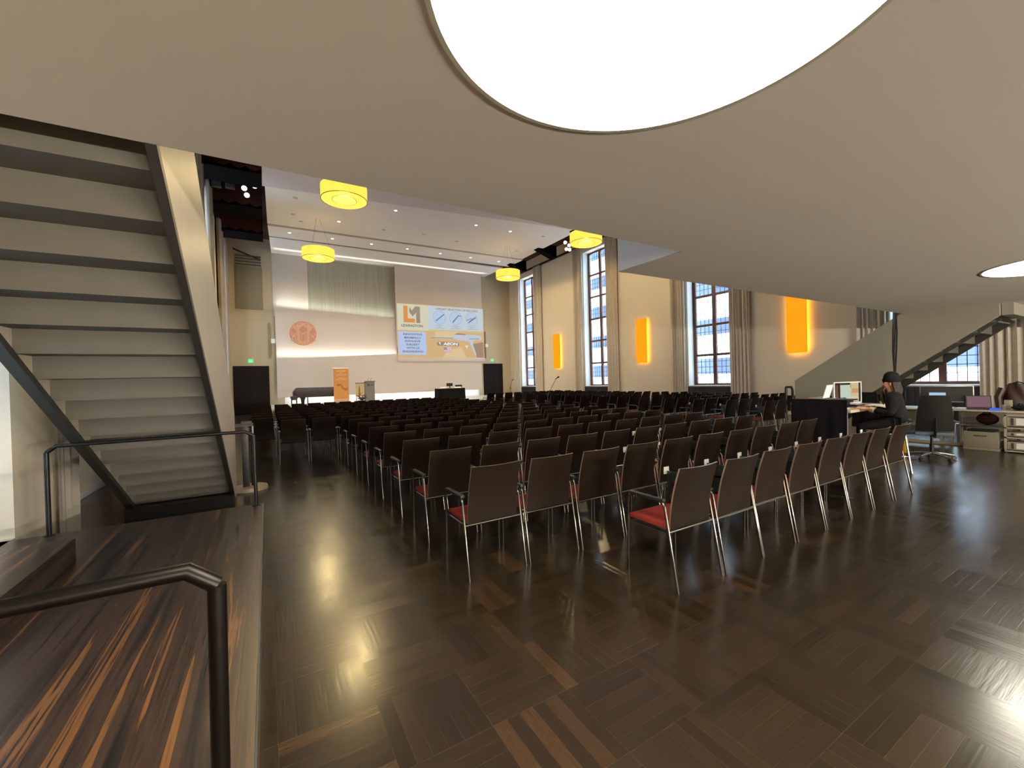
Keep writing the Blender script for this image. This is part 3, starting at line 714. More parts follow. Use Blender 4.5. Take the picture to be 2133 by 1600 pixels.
def textmesh(body, size, ext=0.002, bold=0.0, align='CENTER', sx=1.0):
    c = bpy.data.curves.new('lettering', 'FONT'); c.body = body; c.size = size; c.extrude = ext; c.align_x = align; c.align_y = 'CENTER'; c.offset = bold; c.resolution_u = 3
    o = bpy.data.objects.new('lettering', c); COL.objects.link(o)
    bpy.context.view_layer.update()
    me = bpy.data.meshes.new_from_object(o.evaluated_get(bpy.context.evaluated_depsgraph_get()))
    bpy.data.objects.remove(o); bpy.data.curves.remove(c)
    return me
def text(body, x, y, z, size, m, parent, name='lettering', bold=0.0, width=None, lean=0.0):
    """upright lettering facing -Y, centred on x, z"""
    me = textmesh(body, size, 0.0015, bold)
    xs = [v.co.x for v in me.vertices]; w = max(xs)-min(xs); cx = (max(xs)+min(xs))/2
    ys = [v.co.y for v in me.vertices]; cy = (max(ys)+min(ys))/2
    k_ = (width/w) if width else 1.0
    b0 = parent_base(parent)
    for v in me.vertices:
        px, py, pz = v.co; v.co = (x+(px-cx)*k_+lean*(py-cy)-b0.x, y-pz-b0.y, z+(py-cy)-b0.z)
    me.materials.clear(); me.materials.append(m)
    o = bpy.data.objects.new(name, me); COL.objects.link(o); o.parent = parent; return o

t = thing('rollup_banner', 'orange roll-up banner standing between the piano and the flowers', 'banner', (3.6,25.0,ZS))
MB().box(3.2,4.0,24.99,25.0,0.56,2.53).build('banner_sheet', M['orange'], t, smooth=0)
MB().box(3.2,4.0,24.985,24.99,0.56,0.83).build('lower_band', M['orange_pale'], t, smooth=0)
MB().box(3.18,4.02,24.9,25.1,ZS,0.56).build('base', M['alu'], t, bev=0.01)
MB().box(3.19,4.01,24.98,25.01,2.53,2.55).build('top_rail', M['alu'], t, smooth=0)
for z, w, h in ((2.38,0.46,0.055),(2.26,0.18,0.03),(2.16,0.56,0.035),(1.99,0.26,0.03),(1.91,0.56,0.03)):
    mb = MB(); n = max(4, int(w/0.045))
    for i in range(n):
        x = 3.6-w/2+w*i/n; mb.box(x,x+w/n*0.8,24.983,24.989,z-h/2,z+h/2)
    mb.build('printed_line', M['orange_text'], t, smooth=0, merge=False)
mb = MB()
for i in range(16):
    u = i/15; mb.ball((3.4+0.5*u, 24.986, 1.48+0.14*math.sin(5*u+0.6)+0.02*math.cos(17*u)), (0.05,0.003,0.045+0.03*math.sin(9*u)**2), 8, 5)
mb.build('printed_leaves', M['orange_dark'], t, merge=False)
MB().box(3.38,3.84,24.982,24.985,0.845,0.86).build('printed_rule', M['orange_dark'], t, smooth=0)

t = thing('lectern', 'grey lectern with a round emblem behind the flowers', 'lectern', (5.23,25.5,ZS))
MB().prism([(25.3,ZS),(25.85,ZS),(25.85,1.66),(25.3,1.76)], 'x', 4.98, 5.48).build('body', M['lectern'], t, bev=0.01)
MB().prism([(25.24,1.765),(25.9,1.665),(25.9,1.69),(25.24,1.79)], 'x', 4.94, 5.52).build('top', M['lectern'], t, bev=0.004)
MB().tube([(5.13,25.295,1.55),(5.13,25.285,1.55)], 0.075, 20).build('round_emblem', M['lectern_dark'], t)
MB().box(5.26,5.42,25.285,25.298,1.52,1.57).build('emblem_line', M['lectern_dark'], t, smooth=0)
for s in (0, 0.16): MB().tube([(5.14+s,25.5,1.70),(5.14+s,25.48,1.88),(5.2+s*0.9,25.35,1.97)], 0.007, 6).build('gooseneck_microphone', M['black_metal'], t)
t = thing('framed_poster', 'cream poster of a slender tower leaning behind the flowers', 'poster', (4.68,25.6,ZS))
MB().box(4.46,4.9,25.6,25.63,0.9,1.66).build('poster_sheet', M['poster'], t, smooth=0)
MB().box(4.44,4.92,25.59,25.64,1.66,1.69).build('top_rail', M['black_metal'], t, smooth=0)
MB().prism([(4.62,0.95),(4.63,1.35),(4.66,1.58),(4.70,1.35),(4.72,0.95)], 'y', 25.592, 25.599).build('printed_tower', M['poster_ink'], t, smooth=0)
MB().tube([(4.52,25.65,0.9),(4.5,25.7,ZS)], 0.014, 6).tube([(4.84,25.65,0.9),(4.86,25.7,ZS)], 0.014, 6).build('easel', M['black_metal'], t, merge=False)

t = thing('flower_arrangement', 'low arrangement of orange flowers in front of the lectern', 'flowers', (4.48,24.0,ZS))
MB().lathe([(0.12,0),(0.16,0.1),(0.20,0.22),(0.19,0.22),(0.0,0.2)], (4.48,24.0,ZS), 18).build('bowl', M['black_metal'], t)
rf = random.Random(5); mb = MB()
for i in range(46):
    a = rf.uniform(0, 2*PI); L = rf.uniform(0.18,0.42); up = rf.uniform(0.02,0.3); c = Vector((4.48,24.0,0.72)); e = c+Vector((L*math.cos(a), 0.6*L*math.sin(a), up)); sd = Vector((-math.sin(a),math.cos(a),0.2))*0.03; mid = (c+e)/2+Vector((0,0,0.05))
    mb.add([c, mid+sd, e, mid-sd], [(0,1,2,3)])
mb.build('leaves', M['leaf'], t, smooth=0, merge=False)
for i in range(20):
    a = rf.uniform(0,2*PI); q = rf.uniform(0.05,0.36); c = (4.48+q*math.cos(a), 24.0+0.6*q*math.sin(a), 0.86+rf.uniform(-0.08,0.26)*(1-q)); mb = MB()
    for p in range(6):
        b_ = p*PI/3+a; r1 = rf.uniform(0.06,0.09); d = Vector((math.cos(b_),0.8*math.sin(b_),0.55)); sd = Vector((-math.sin(b_),math.cos(b_),0))*0.028; cc = Vector(c)
        mb.add([cc, cc+d*r1*0.6+sd, cc+d*r1, cc+d*r1*0.6-sd], [(0,1,2,3)])
    mb.ball(c, 0.018, 6, 4); mb.build('blossom', M['flower'] if i%3 else M['flower2'], t, smooth=0, merge=False)

t = thing('draped_table', 'table with a black cloth at the right of the stage', 'table', (10.16,25.0,ZS))
mb = MB(); n = 60; x0, x1, y0, y1 = 9.28, 11.02, 24.75, 25.6; per = []
for i in range(n):
    u = 4*i/n; s = int(u); f = u-s
    px, py = [(x0+(x1-x0)*f,y0),(x1,y0+(y1-y0)*f),(x1-(x1-x0)*f,y1),(x0,y1-(y1-y0)*f)][s]; per.append((px,py))
vs = []; cx, cy = 10.15, 25.17
for lv, z in ((0,1.20),(0,1.19),(1,0.51)):
    for i, (px, py) in enumerate(per):
        w = 1+ (0.02*math.sin(i*1.9)+0.03)*lv; vs.append((cx+(px-cx)*w, cy+(py-cy)*w, z))
mb.add(vs, [(a*n+i,a*n+(i+1)%n,(a+1)*n+(i+1)%n,(a+1)*n+i) for a in range(2) for i in range(n)]+[tuple(range(n))])
mb.build('black_cloth', M['cloth_black'], t)
MB().box(9.27,11.03,24.74,25.61,1.201,1.21).build('pale_cover', M['cloth_top'], t, smooth=0)
for x in (9.36,10.94):
    for y in (24.83,25.52): MB().tube([(x,y,ZS),(x,y,1.17)], 0.02, 8).build('leg', M['black_metal'], t)
def monitor(name, label, x, y, z, w, h, m_screen, m_back, faces=1, cat='monitor', rot=0, stand=True, tilt=0.0):
    t = thing(name, label, cat, (x,y,z), rot)
    s = faces
    zb = 0.12 if stand else 0.0
    local(MB().box(-w/2,w/2,-0.012,0.018,zb,zb+h), 'housing', m_back, t, bev=0.006)
    local(MB().box(-w/2+0.015,w/2-0.015,-0.016,-0.0125,zb+0.018,zb+h-0.015), 'screen', m_screen, t, smooth=0)
    if stand:
        local(MB().box(-0.03,0.03,0.02,0.04,0.01,zb+h*0.5), 'neck', m_back, t, bev=0.004)
        local(MB().box(-0.11,0.11,-0.05,0.11,0.0,0.012), 'foot', m_back, t, bev=0.004)
    return t
monitor('table_monitor', 'small black monitor on the draped stage table, seen from behind', 10.08, 25.05, 1.21, 0.42, 0.2, M['black_plastic'], M['black_plastic'], rot=PI)
tag(MB().prism([(24.85,1.212),(24.9,1.30),(24.91,1.30),(24.87,1.212)], 'x', 9.37, 9.78).build('paper_card', M['paper'], None, smooth=0), 'white card propped on the stage table, left of the monitor', 'card', 'white cards on the stage table')
tag(MB().prism([(24.85,1.212),(24.9,1.29),(24.91,1.29),(24.87,1.212)], 'x', 10.36, 10.82).build('paper_card', M['paper'], None, smooth=0), 'white card propped on the stage table, right of the monitor', 'card', 'white cards on the stage table')
tag(MB().box(10.5,10.93,25.1,25.14,1.212,1.40).box(10.83,10.93,25.0,25.1,1.212,1.40).build('red_box', M['maroon'], None, bev=0.004, merge=False), 'dark red box behind the right-hand white card on the stage table', 'box')

def mic_stand(label, x, y, zj, arm, boom):
    t = thing('microphone_stand', label, 'microphone stand', (x,y,0))
    MB().tube([(x,y,0.25),(x,y,zj)], 0.011, 8).build('pole', M['black_metal'], t)
    for a in (0.4, 2.5, 4.6): MB().tube([(x,y,0.36),(x+0.3*math.cos(a),y+0.3*math.sin(a),0.012)], 0.009, 6).build('leg', M['black_metal'], t)
    MB().ball((x,y,zj), 0.035, 10, 6).build('joint', M['black_metal'], t)
    e = Vector(arm); MB().tube([Vector((x,y,zj))-(e-Vector((x,y,zj)))*boom, e], 0.009, 6).build('boom', M['black_metal'], t)
    d = (e-Vector((x,y,zj))).normalized(); d2 = Vector((d.x,d.y,d.z*0.35)).normalized()
    MB().tube([e-d2*0.04, e+d2*0.06, e+d2*0.07, e+d2*0.13, e+d2*0.145], [0.012,0.017,0.028,0.028,0.012], 12).build('microphone', M['black_plastic'], t)
mic_stand('black microphone stand near the right-hand door, before the window block', 13.35, 22.95, 1.12, (13.46,22.9,1.56), 0.2)
mic_stand('tall black boom microphone stand in the aisle between the chair blocks', 8.75, 12.35, 1.05, (9.1,12.3,1.62), 0.12)

t = thing('hanging_relief', 'round copper relief of arches and towers on the stage wall', 'wall relief', (2.05,29.080,4.88))
def disc_y(x, z, r, y0, y1, seg=64):
    return MB().prism([(x+r*math.cos(2*PI*i/seg), z+r*math.sin(2*PI*i/seg)) for i in range(seg)], 'y', y0, y1)
disc_y(2.05,4.88,0.745,29.000,29.098).build('backing', M['copper_dark'], t)
disc_y(2.05,4.88,0.69,28.980,29.000).build('field', M['copper'], t)
def arch(x, z0, w, h, y0, y1):
    pts = [(x-w,z0),(x-w,z0+h-w)]+[(x-w*math.cos(PI*i/10), z0+h-w+w*math.sin(PI*i/10)) for i in range(1,10)]+[(x+w,z0+h-w),(x+w,z0)]
    return MB().prism(pts, 'y', y0, y1)
for x, g in ((1.77, -1), (2.33, 1)):
    for m, d, y0, y1 in ((M['copper_dark'], 0.022, 28.972, 28.98), (M['copper'], 0.0, 28.95, 28.972)):
        MB().prism([(x-0.06-d,4.36),(x-0.06-d,5.12),(x-0.13-d,5.42+d),(x+0.13+d,5.42+d),(x+0.06+d,5.12),(x+0.06+d,4.36)], 'y', y0, y1).build('tower', m, t, smooth=0)
MB().prism([(1.84,5.0),(1.84,5.16),(2.05,5.34),(2.26,5.16),(2.26,5.0)], 'y', 28.955, 28.98).build('gable', M['copper_dark'], t, smooth=0)
MB().prism([(1.40,4.86),(1.40,5.0),(1.52,5.2),(1.66,5.0),(1.66,4.86)], 'y', 28.96, 28.98).prism([(2.44,4.86),(2.44,5.0),(2.58,5.2),(2.70,5.0),(2.70,4.86)], 'y', 28.96, 28.98).build('side_gable', M['copper_dark'], t, smooth=0, merge=False)
for x, w, h in ((2.05,0.15,0.58),(1.53,0.14,0.42),(2.57,0.14,0.42)):
    arch(x,4.40,w,h,28.955,28.98).build('arch', M['copper_dark'], t); arch(x,4.41,w-0.04,h-0.055,28.945,28.955).build('doorway', M['copper'], t)
    arch(x,4.42,w-0.09,h-0.2,28.94,28.945).build('figure', M['copper_dark'], t)
mb = MB()
for i in range(36):
    a = 2*PI*i/36; mb.ball((2.05+0.63*math.cos(a), 28.975, 4.88+0.63*math.sin(a)), (0.03,0.012,0.03), 6, 4)
mb.build('rim_beading', M['copper_dark'], t, merge=False)

# projection screen with its slide
t = thing('hanging_screen', 'large projection screen showing an orange and pale blue slide', 'screen', (11.2,28.78,3.15))
YS = 28.78
MB().box(7.86,14.5,YS,YS+0.03,3.15,7.14).build('screen_cloth', emit('slide_peach', (216,196,150), 0.92), t, smooth=0)
MB().box(7.84,14.54,YS-0.02,YS+0.05,3.12,3.38).build('bottom_bar', M['stage_panel'], t, bev=0.01)
def flat(name, pts, m, d, par=t): return MB().prism(pts, 'y', YS-0.002-d*0.003, YS-0.0005-d*0.003+0.002).build(name, m, par, smooth=0)
def rect(x0, x1, z0, z1): return [(x0,z0),(x1,z0),(x1,z1),(x0,z1)]
E_ = {n: emit('slide_'+n, c, 0.95) for n, c in dict(cream=(214,212,186), bluewhite=(198,210,216), peach=(216,180,130), peach2=(224,198,156), panelblue=(186,202,236), orange=(222,150,86), taupe=(160,144,128), ink=(120,112,108), brown=(168,140,120), disc=(186,206,232), ring=(160,182,206), tool=(128,128,126), silver=(196,202,218), silver2=(226,224,226), pill=(160,142,122), white=(244,244,246), flagw=(232,212,216), flagr=(214,150,166), flagb=(150,140,186), grey=(152,154,158)).items()}
flat('slide_field', rect(7.9,10.1,5.3,7.1), E_['cream'], 1); flat('slide_field', rect(10.1,14.45,5.42,7.12), E_['bluewhite'], 1)
flat('slide_field', rect(7.9,14.45,3.4,5.3), E_['peach'], 1); flat('slide_field', rect(10.6,12.3,4.75,5.3), E_['peach2'], 1.5)
flat('slide_shape', [(11.1,3.4),(11.5,3.9),(12.6,4.2),(13.0,3.4)], E_['peach2'], 1.5); flat('slide_shape', [(13.4,4.4),(14.45,4.6),(14.45,3.4),(13.9,3.4)], E_['brown'], 1.5)
flat('slide_panel', rect(7.92,9.9,3.58,5.2), E_['panelblue'], 2)
flat('letter_shape', [(8.32,7.0),(8.62,7.0),(8.62,6.12),(9.12,6.12),(9.12,5.84),(8.32,5.84)], E_['orange'], 2)
flat('letter_shape', [(8.74,6.92),(8.92,6.68),(9.16,6.99),(9.5,6.99),(9.5,5.83),(9.22,5.83),(9.22,6.55),(8.96,6.28),(8.73,6.58)], E_['taupe'], 2)
text('LEXINGTON', 8.92, YS-0.01, 5.62, 0.24, E_['ink'], t, bold=0.006, width=1.52)
text('LARGEST SELECTION OF RELOADS', 12.35, YS-0.01, 6.93, 0.2, E_['brown'], t, bold=0.006, width=3.35)
for s, z in (('INNOVATING',5.02),('MINIMALLY',4.78),('INVASIVE',4.54),('SURGERY',4.30),('WITH US',4.06),('ENGINEERING',3.81)):
    text(s, 8.93, YS-0.012, z, 0.19, E_['ink'], t, bold=0.004, width=0.135*len(s))
for i, x in enumerate((10.95,12.22,13.52)):
    o = disc_y(x,6.3,0.50,YS-0.008,YS-0.005,40).build('slide_disc', E_['ring'], t); disc_y(x,6.3,0.47,YS-0.011,YS-0.008,40).build('slide_disc', E_['disc'], t)
    if i == 0: flat('slide_tool', [(10.68,6.0),(10.64,6.06),(11.25,6.56),(11.34,6.56),(11.29,6.49)], E_['tool'], 5)
    if i == 1: flat('slide_tool', [(12.0,5.95),(11.94,6.03),(12.3,6.42),(12.42,6.55),(12.66,6.5),(12.66,6.45),(12.44,6.47)], E_['tool'], 5)
    if i == 2: flat('slide_tool', [(13.26,5.98),(13.22,6.05),(13.5,6.3),(13.86,6.5),(13.9,6.42),(13.5,6.15)], E_['tool'], 5); flat('slide_tool', [(13.1,6.15),(13.08,6.2),(13.5,6.4),(13.52,6.36)], E_['tool'], 5)
    for j, w in enumerate((0.62,0.3,0.8)):
        mb = MB(); n = int(w/0.07)
        for q in range(n): mb.box(x-w/2+q*w/n, x-w/2+(q+0.75)*w/n, YS-0.01, YS-0.006, 5.70-j*0.09, 5.735-j*0.09)
        mb.build('printed_line', E_['grey'], t, smooth=0, merge=False)
pill = [(10.85+0.15*math.cos(a), 4.40+0.15*math.sin(a)) for a in [PI/2+PI*i/10 for i in range(11)]] + [(12.3+0.15*math.cos(a), 4.40+0.15*math.sin(a)) for a in [-PI/2+PI*i/10 for i in range(11)]]
flat('slide_pill', pill, E_['pill'], 2); flat('slide_mark', [(10.84,4.5),(10.96,4.52),(10.98,4.3),(10.92,4.38)], E_['white'], 3)
text('AEON', 11.75, YS-0.014, 4.40, 0.27, E_['white'], t, bold=0.012, width=1.12, lean=0.15)
flat('slide_flag', rect(11.22,11.84,3.80,4.13), E_['flagw'], 2)
for i in range(3): flat('flag_stripe', rect(11.22,11.84,3.80+i*0.11,3.85+i*0.11), E_['flagr'], 3)
flat('flag_canton', rect(11.22,11.47,3.97,4.13), E_['flagb'], 4)
flat('slide_instrument', [(10.24,4.88),(10.24,4.83),(12.0,4.80),(12.3,4.70),(12.95,4.66),(13.25,4.60),(13.42,4.25),(13.72,3.58),(13.84,3.6),(13.6,4.3),(13.58,4.6),(13.75,4.72),(14.25,4.74),(14.32,4.95),(14.2,5.1),(13.1,5.12),(12.1,5.14),(11.95,4.90)], E_['silver'], 3)
flat('slide_shaft', rect(10.24,12.0,4.80,4.84), E_['tool'], 4); flat('slide_detail', [(12.05,5.1),(12.3,5.2),(12.9,5.18),(13.0,5.08)], E_['pill'], 4); flat('slide_detail', [(13.25,4.83),(14.1,4.86),(14.1,4.80),(13.25,4.78)], E_['grey'], 4)
flat('slide_trigger', [(12.9,4.3),(13.18,4.32),(13.1,4.15),(13.05,4.05),(13.0,4.18)], E_['silver2'], 4)

t = thing('vent_grille', 'tall grey panel with louvres high on the wall left of the stage', 'vent', (-0.76,YF-0.03,6.28))
MB().box(-1.45,-0.06,YF-0.04,YF-0.003,6.28,8.85).build('panel', M['grille'], t, bev=0.006)
for i in range(4): MB().box(-1.42,-0.10,YF-0.05,YF-0.003,8.9+i*0.17,9.0+i*0.17).build('louvre', M['louvre'], t, smooth=0)
MB().prism([(-1.5,9.86),(-0.1,9.32),(-0.1,9.24),(-1.5,9.78)], 'y', YF-0.05, YF-0.003).build('cable_strip', M['slot'], t, smooth=0)
def exit_sign(x, z, label):
    t = thing('exit_sign', label, 'exit sign', (x,YF-0.03,z), 0)
    MB().box(x-0.13,x+0.13,YF-0.05,YF-0.003,z-0.1,z+0.1).build('housing', M['exit'], t, bev=0.004)
    MB().ball((x+0.02,YF-0.053,z+0.05), (0.018,0.004,0.018), 8, 5).tube([(x,YF-0.053,z+0.025),(x-0.01,YF-0.053,z-0.02),(x-0.05,YF-0.053,z-0.06)], 0.012, 5).tube([(x-0.01,YF-0.053,z-0.02),(x+0.04,YF-0.053,z-0.06)], 0.012, 5).build('running_figure', M['exit_white'], t, merge=False)
exit_sign(-0.79, 3.18, 'green exit sign above the left stage door'); exit_sign(15.55, 3.25, 'green exit sign above the right stage door')
for i, (x, w, lab) in enumerate(((0.2,0.07,'left'),(14.96,0.06,'right'))):
    t = thing('column_speaker', 'slim grey column loudspeaker on the wall at the %s edge of the stage panels'%lab, 'loudspeaker', (x,YF-0.1,3.4), 0, 'slim column loudspeakers')
    MB().box(x-w/2,x+w/2,YF-0.12,YF-0.02,3.4,5.5).build('body', M['grille'], t, bev=0.01)
    MB().box(x-0.02,x+0.02,YF-0.03,YF-0.001,4.2,4.6).build('bracket', M['grille'], t, smooth=0)
    q = 0.40 if i == 0 else 14.9
    tag(MB().box(q-0.11,q+0.11,YF-0.42,YF-0.32,4.24,4.5).build('wall_fitting', M['sill'], None, bev=0.01), 'small white box fixed at the %s edge of the stage panels'%lab, 'wall box', 'small white boxes beside the stage')
tag(MB().box(0.65,0.80,YF-0.03,YF-0.002,2.2,2.34).build('wall_switch', M['stringer'], None, bev=0.004), 'small grey switch on the wall right of the left stage door', 'switch')
# ------------------------------------------------------------------ stand by the rear handrail
t = thing('display_stand', 'black and chrome column on a round wooden base beyond the rear handrail', 'stand', (-0.27,7.75,0))
MB().lathe([(0.25,0),(0.25,0.02),(0.24,0.05),(0.21,0.055),(0.0,0.056)], (-0.27,7.75,0), 40).build('base', M['desk_wood'], t)
MB().box(-0.36,-0.27,7.70,7.74,0.05,1.0).build('black_column', M['black_plastic'], t, bev=0.004)
MB().tube([(-0.215,7.76,0.05),(-0.215,7.76,1.0)], 0.035, 14).build('chrome_tube', M['chrome'], t)
MB().box(-0.45,-0.2,7.62,7.85,1.0,1.03).box(-0.36,-0.22,7.66,7.8,1.03,1.07).build('tray', M['black_plastic'], t, merge=False)

# ------------------------------------------------------------------ control desk
t = thing('control_desk', 'tall control desk screened with black cloth beside the last chair rows', 'desk', (8.6,3.4,0))
MB().box(8.0,10.0,3.0,3.85,0.93,0.975).build('desk_top', M['desk_wood'], t, bev=0.006)
n = 40; mb = MB()
def skirt(u, v):
    y = 3.86-0.82*min(1,u*1.0); w = 0.012*math.sin(u*26)*(1-v)
    return (8.0-0.02-w-0.03*(1-v), y, 0.005+1.135*v)
mb.grid(n, 4, skirt); mb.build('black_screen_cloth', M['cloth_black'], t, solid=0.012, merge=False)
MB().box(7.98,9.4,3.82,3.86,0.005,1.13).build('black_back_cloth', M['cloth_black'], t, smooth=0)
MB().box(7.98,8.42,3.05,3.86,1.12,1.14).build('raised_shelf', M['black_plastic'], t, bev=0.004)
for x in (8.1,9.9):
    for y in (3.1,3.78): MB().tube([(x,y,0),(x,y,0.93)], 0.022, 8).build('leg', M['alu'], t)
MB().box(8.05,8.3,3.08,3.5,0.35,0.75).build('cardboard_box', wood('kraft_board', (120,88,40), 0.7), t, smooth=0) if False else None
lp = thing('laptop', 'laptop with a pale lid open on the black-screened control desk', 'laptop', (8.13,3.5,1.141), 0.12)
local(MB().box(-0.16,0.16,-0.11,0.11,0.0,0.018), 'base', M['alu'], lp, bev=0.004)
local(MB().prism([(-0.11,0.018),(-0.17,0.235),(-0.162,0.237),(-0.102,0.018)], 'x', -0.16, 0.16), 'lid', M['sill'], lp, smooth=0)
def mixer(name, label, x, y, z, w, d, m, rot=0, tall=0.06):
    t = thing(name, label, 'mixing desk', (x,y,z), rot)
    local(MB().prism([(-d/2,0),(d/2,0),(d/2,tall),(-d/2,tall*0.5)], 'x', -w/2, w/2), 'case', M['black_plastic'], t, bev=0.004)
    local(MB().prism([(-d/2+0.02,tall*0.5+0.002),(d/2-0.02,tall+0.002),(d/2-0.02,tall+0.006),(-d/2+0.02,tall*0.5+0.006)], 'x', -w/2+0.02, w/2-0.02), 'control_panel', m, t, smooth=0)
    mb = MB()
    for i in range(10):
        for j in range(5):
            px = -w/2+0.04+(w-0.08)*i/9; py = -d/2+0.05+(d-0.1)*j/4; mb.box(px-0.006,px+0.006,py-0.006,py+0.006,tall*0.5+0.006+(py+d/2)/d*tall*0.5,tall*0.5+0.02+(py+d/2)/d*tall*0.5)
    local(mb, 'knobs', M['white_plastic'], t, smooth=0, merge=False); return t
mixer('mixing_console', 'mixing console with blue-white panel right of the pale laptop', 8.62, 3.5, 1.06, 0.34, 0.5, M['paper_blue'], 0, 0.07)
tag(MB().box(8.46,8.78,3.3,3.72,0.976,1.059).build('flight_case', M['black_plastic'], None, bev=0.005), 'black case under the mixing console on the control desk', 'case')
mixer('lighting_console', 'low lighting console on the pale desk top in front of the seated person', 9.05, 3.42, 0.976, 0.42, 0.36, M['paper_blue'], 0.1, 0.05)
tag(MB().prism([(9.34,3.02),(9.64,3.05),(9.62,3.28),(9.32,3.24)], 'z', 0.977, 0.984).build('paper_sheet', M['paper'], None, smooth=0), 'white paper sheet on the control desk beside the person', 'paper')
tag(MB().prism([(8.06,3.14),(8.36,3.14),(8.36,3.28),(8.06,3.28)], 'z', 0.977, 0.99).build('keyboard', M['white_plastic'], None, bev=0.003), 'pale keyboard at the near corner of the control desk', 'keyboard')
t = thing('framed_screen', 'white-framed lit screen standing on the control desk, showing a bright room', 'screen', (9.66,3.66,0.976), -0.33)
w, h = 0.66, 0.42
local(MB().box(-w/2,w/2,0,0.03,0.0,0.03).box(-w/2,w/2,0,0.03,h-0.02,h).box(-w/2,-w/2+0.03,0,0.03,0,h).box(w/2-0.02,w/2,0,0.03,0,h), 'white_frame', M['white_plastic'], t, merge=False)
local(MB().box(-w/2+0.03,w/2-0.02,0.012,0.028,0.03,h-0.02), 'dark_surround', M['door'], t, smooth=0)
local(MB().box(-w/2+0.15,w/2-0.07,0.006,0.011,0.04,h-0.06), 'picture_field', emit('screen_pale', (206,222,202), 0.85), t, smooth=0)
for (a, c, z0, z1, col) in ((0.07,0.26,0.14,0.4,(226,206,160)),(0.10,0.26,0.2,0.29,(214,160,120)),(0.06,0.09,0.3,0.42,(200,170,110)),(-0.17,-0.04,0.05,0.12,(90,110,104)),(0.1,0.26,0.05,0.13,(230,214,180))):
    local(MB().box(a,c,0.003,0.006,z0,z1), 'picture_shape', emit('screen_shape', col, 0.8), t, smooth=0)
local(MB().box(-0.29,-0.22,-0.005,0.012,0.03,h-0.06).box(-0.2,-0.18,-0.005,0.012,0.03,h-0.03), 'side_strip', M['redwood'], t, smooth=0, merge=False)

# ------------------------------------------------------------------ desks under the gallery
def desk(label, y0, y1, x0=12.32, x1=13.1):
    t = thing('office_desk', label, 'desk', ((x0+x1)/2,(y0+y1)/2,0), 0, 'pale desks under the gallery')
    MB().box(x0,x1,y0,y1,0.715,0.745).build('desk_top', M['desk_wood'], t, bev=0.005)
    for y in (y0+0.06, y1-0.06):
        MB().box(x0+0.05,x0+0.10,y-0.025,y+0.025,0,0.715).build('leg', M['cream'], t, smooth=0)
        MB().box(x1-0.10,x1-0.05,y-0.025,y+0.025,0,0.715).build('leg', M['cream'], t, smooth=0)
    MB().box(x1-0.08,x1-0.055,y0+0.09,y1-0.09,0.3,0.70).build('modesty_panel', M['cream'], t, smooth=0)
    return t
desk('pale desk under the gallery carrying the laptop and the black bag', 1.86, 2.95); desk('pale desk under the gallery next to the seated person, carrying monitors', 2.98, 4.1)
monitor('desk_monitor', 'wide dark monitor with a bright blue window on the far desk', 12.75, 3.05, 0.746, 0.82, 0.36, M['black_plastic'], M['alu'], rot=-PI/2+0.25)
t2 = emit('monitor_blue', (176,206,232), 0.95)
o = tag(MB().box(12.6,12.612,3.02,3.28,0.9,1.08).build('lit_screen', t2, None, smooth=0), 'small bright blue screen in front of the wide dark monitor', 'screen')
o.location = (0,0,0)
monitor('small_monitor', 'small black monitor with a white label beside the dark jacketed chair', 12.62, 3.86, 0.746, 0.36, 0.26, M['office'], M['black_plastic'], rot=-PI/2+0.1)
lp = thing('laptop', 'open laptop with a pinkish screen on the desk beside the curtain', 'laptop', (12.62,2.52,0.746), -PI/2+0.35)
local(MB().box(-0.18,0.18,-0.12,0.12,0.0,0.018), 'base', M['black_plastic'], lp, bev=0.004)
local(MB().prism([(0.11,0.018),(0.18,0.27),(0.19,0.268),(0.12,0.018)], 'x', -0.18, 0.18), 'lid', M['black_plastic'], lp, smooth=0)
local(MB().prism([(0.113,0.04),(0.173,0.255),(0.176,0.255),(0.116,0.04)], 'x', -0.165, 0.165), 'screen', emit('laptop_pink', (158,120,132), 0.6), lp, smooth=0)
t = tag(MB().lathe([(0.0,0),(0.075,0),(0.08,0.03),(0.05,0.045),(0.0,0.046)], (12.42,2.28,0.746), 18).build('blue_light', emit('blue_glow', (70,110,255), 0.9), None), 'small device glowing blue on the desk edge right of the laptop', 'device')
t = thing('mug', 'cream mug on the desk left of the black bag', 'mug', (12.65,2.2,0.746))
MB().lathe([(0.0,0),(0.04,0),(0.042,0.1),(0.037,0.1),(0.035,0.01),(0.0,0.008)], (12.65,2.2,0.746), 18).build('cup', M['cream'], t)
MB().tube([(12.65,2.16,0.835),(12.65,2.12,0.82),(12.65,2.12,0.775),(12.65,2.16,0.76)], 0.006, 6).build('handle', M['cream'], t)
tag(MB().box(12.85,12.95,2.14,2.24,0.746,0.93).build('carton', M['cream'], None, bev=0.004), 'cream carton standing behind the mug against the curtain', 'carton')
t = thing('bag', 'black bag slumped on the right end of the desk', 'bag', (12.6,1.98,0.746))
MB().ball((12.6,1.99,0.80), (0.18,0.11,0.052), 18, 8).build('body', M['office'], t)
MB().tube([(12.5,1.93,0.83),(12.55,1.96,0.88),(12.62,2.0,0.88),(12.68,2.04,0.83)], 0.012, 6).build('strap', M['black_plastic'], t)
t = thing('hand_bag', 'dark maroon bag under the desk', 'bag', (12.6,2.45,0.42))
MB().ball((12.6,2.42,0.555), (0.12,0.16,0.12), 16, 10).build('body', M['maroon'], t)
MB().tube([(12.56,2.34,0.62),(12.56,2.38,0.69),(12.56,2.46,0.69),(12.56,2.5,0.62)], 0.01, 6).build('handle', M['maroon'], t)
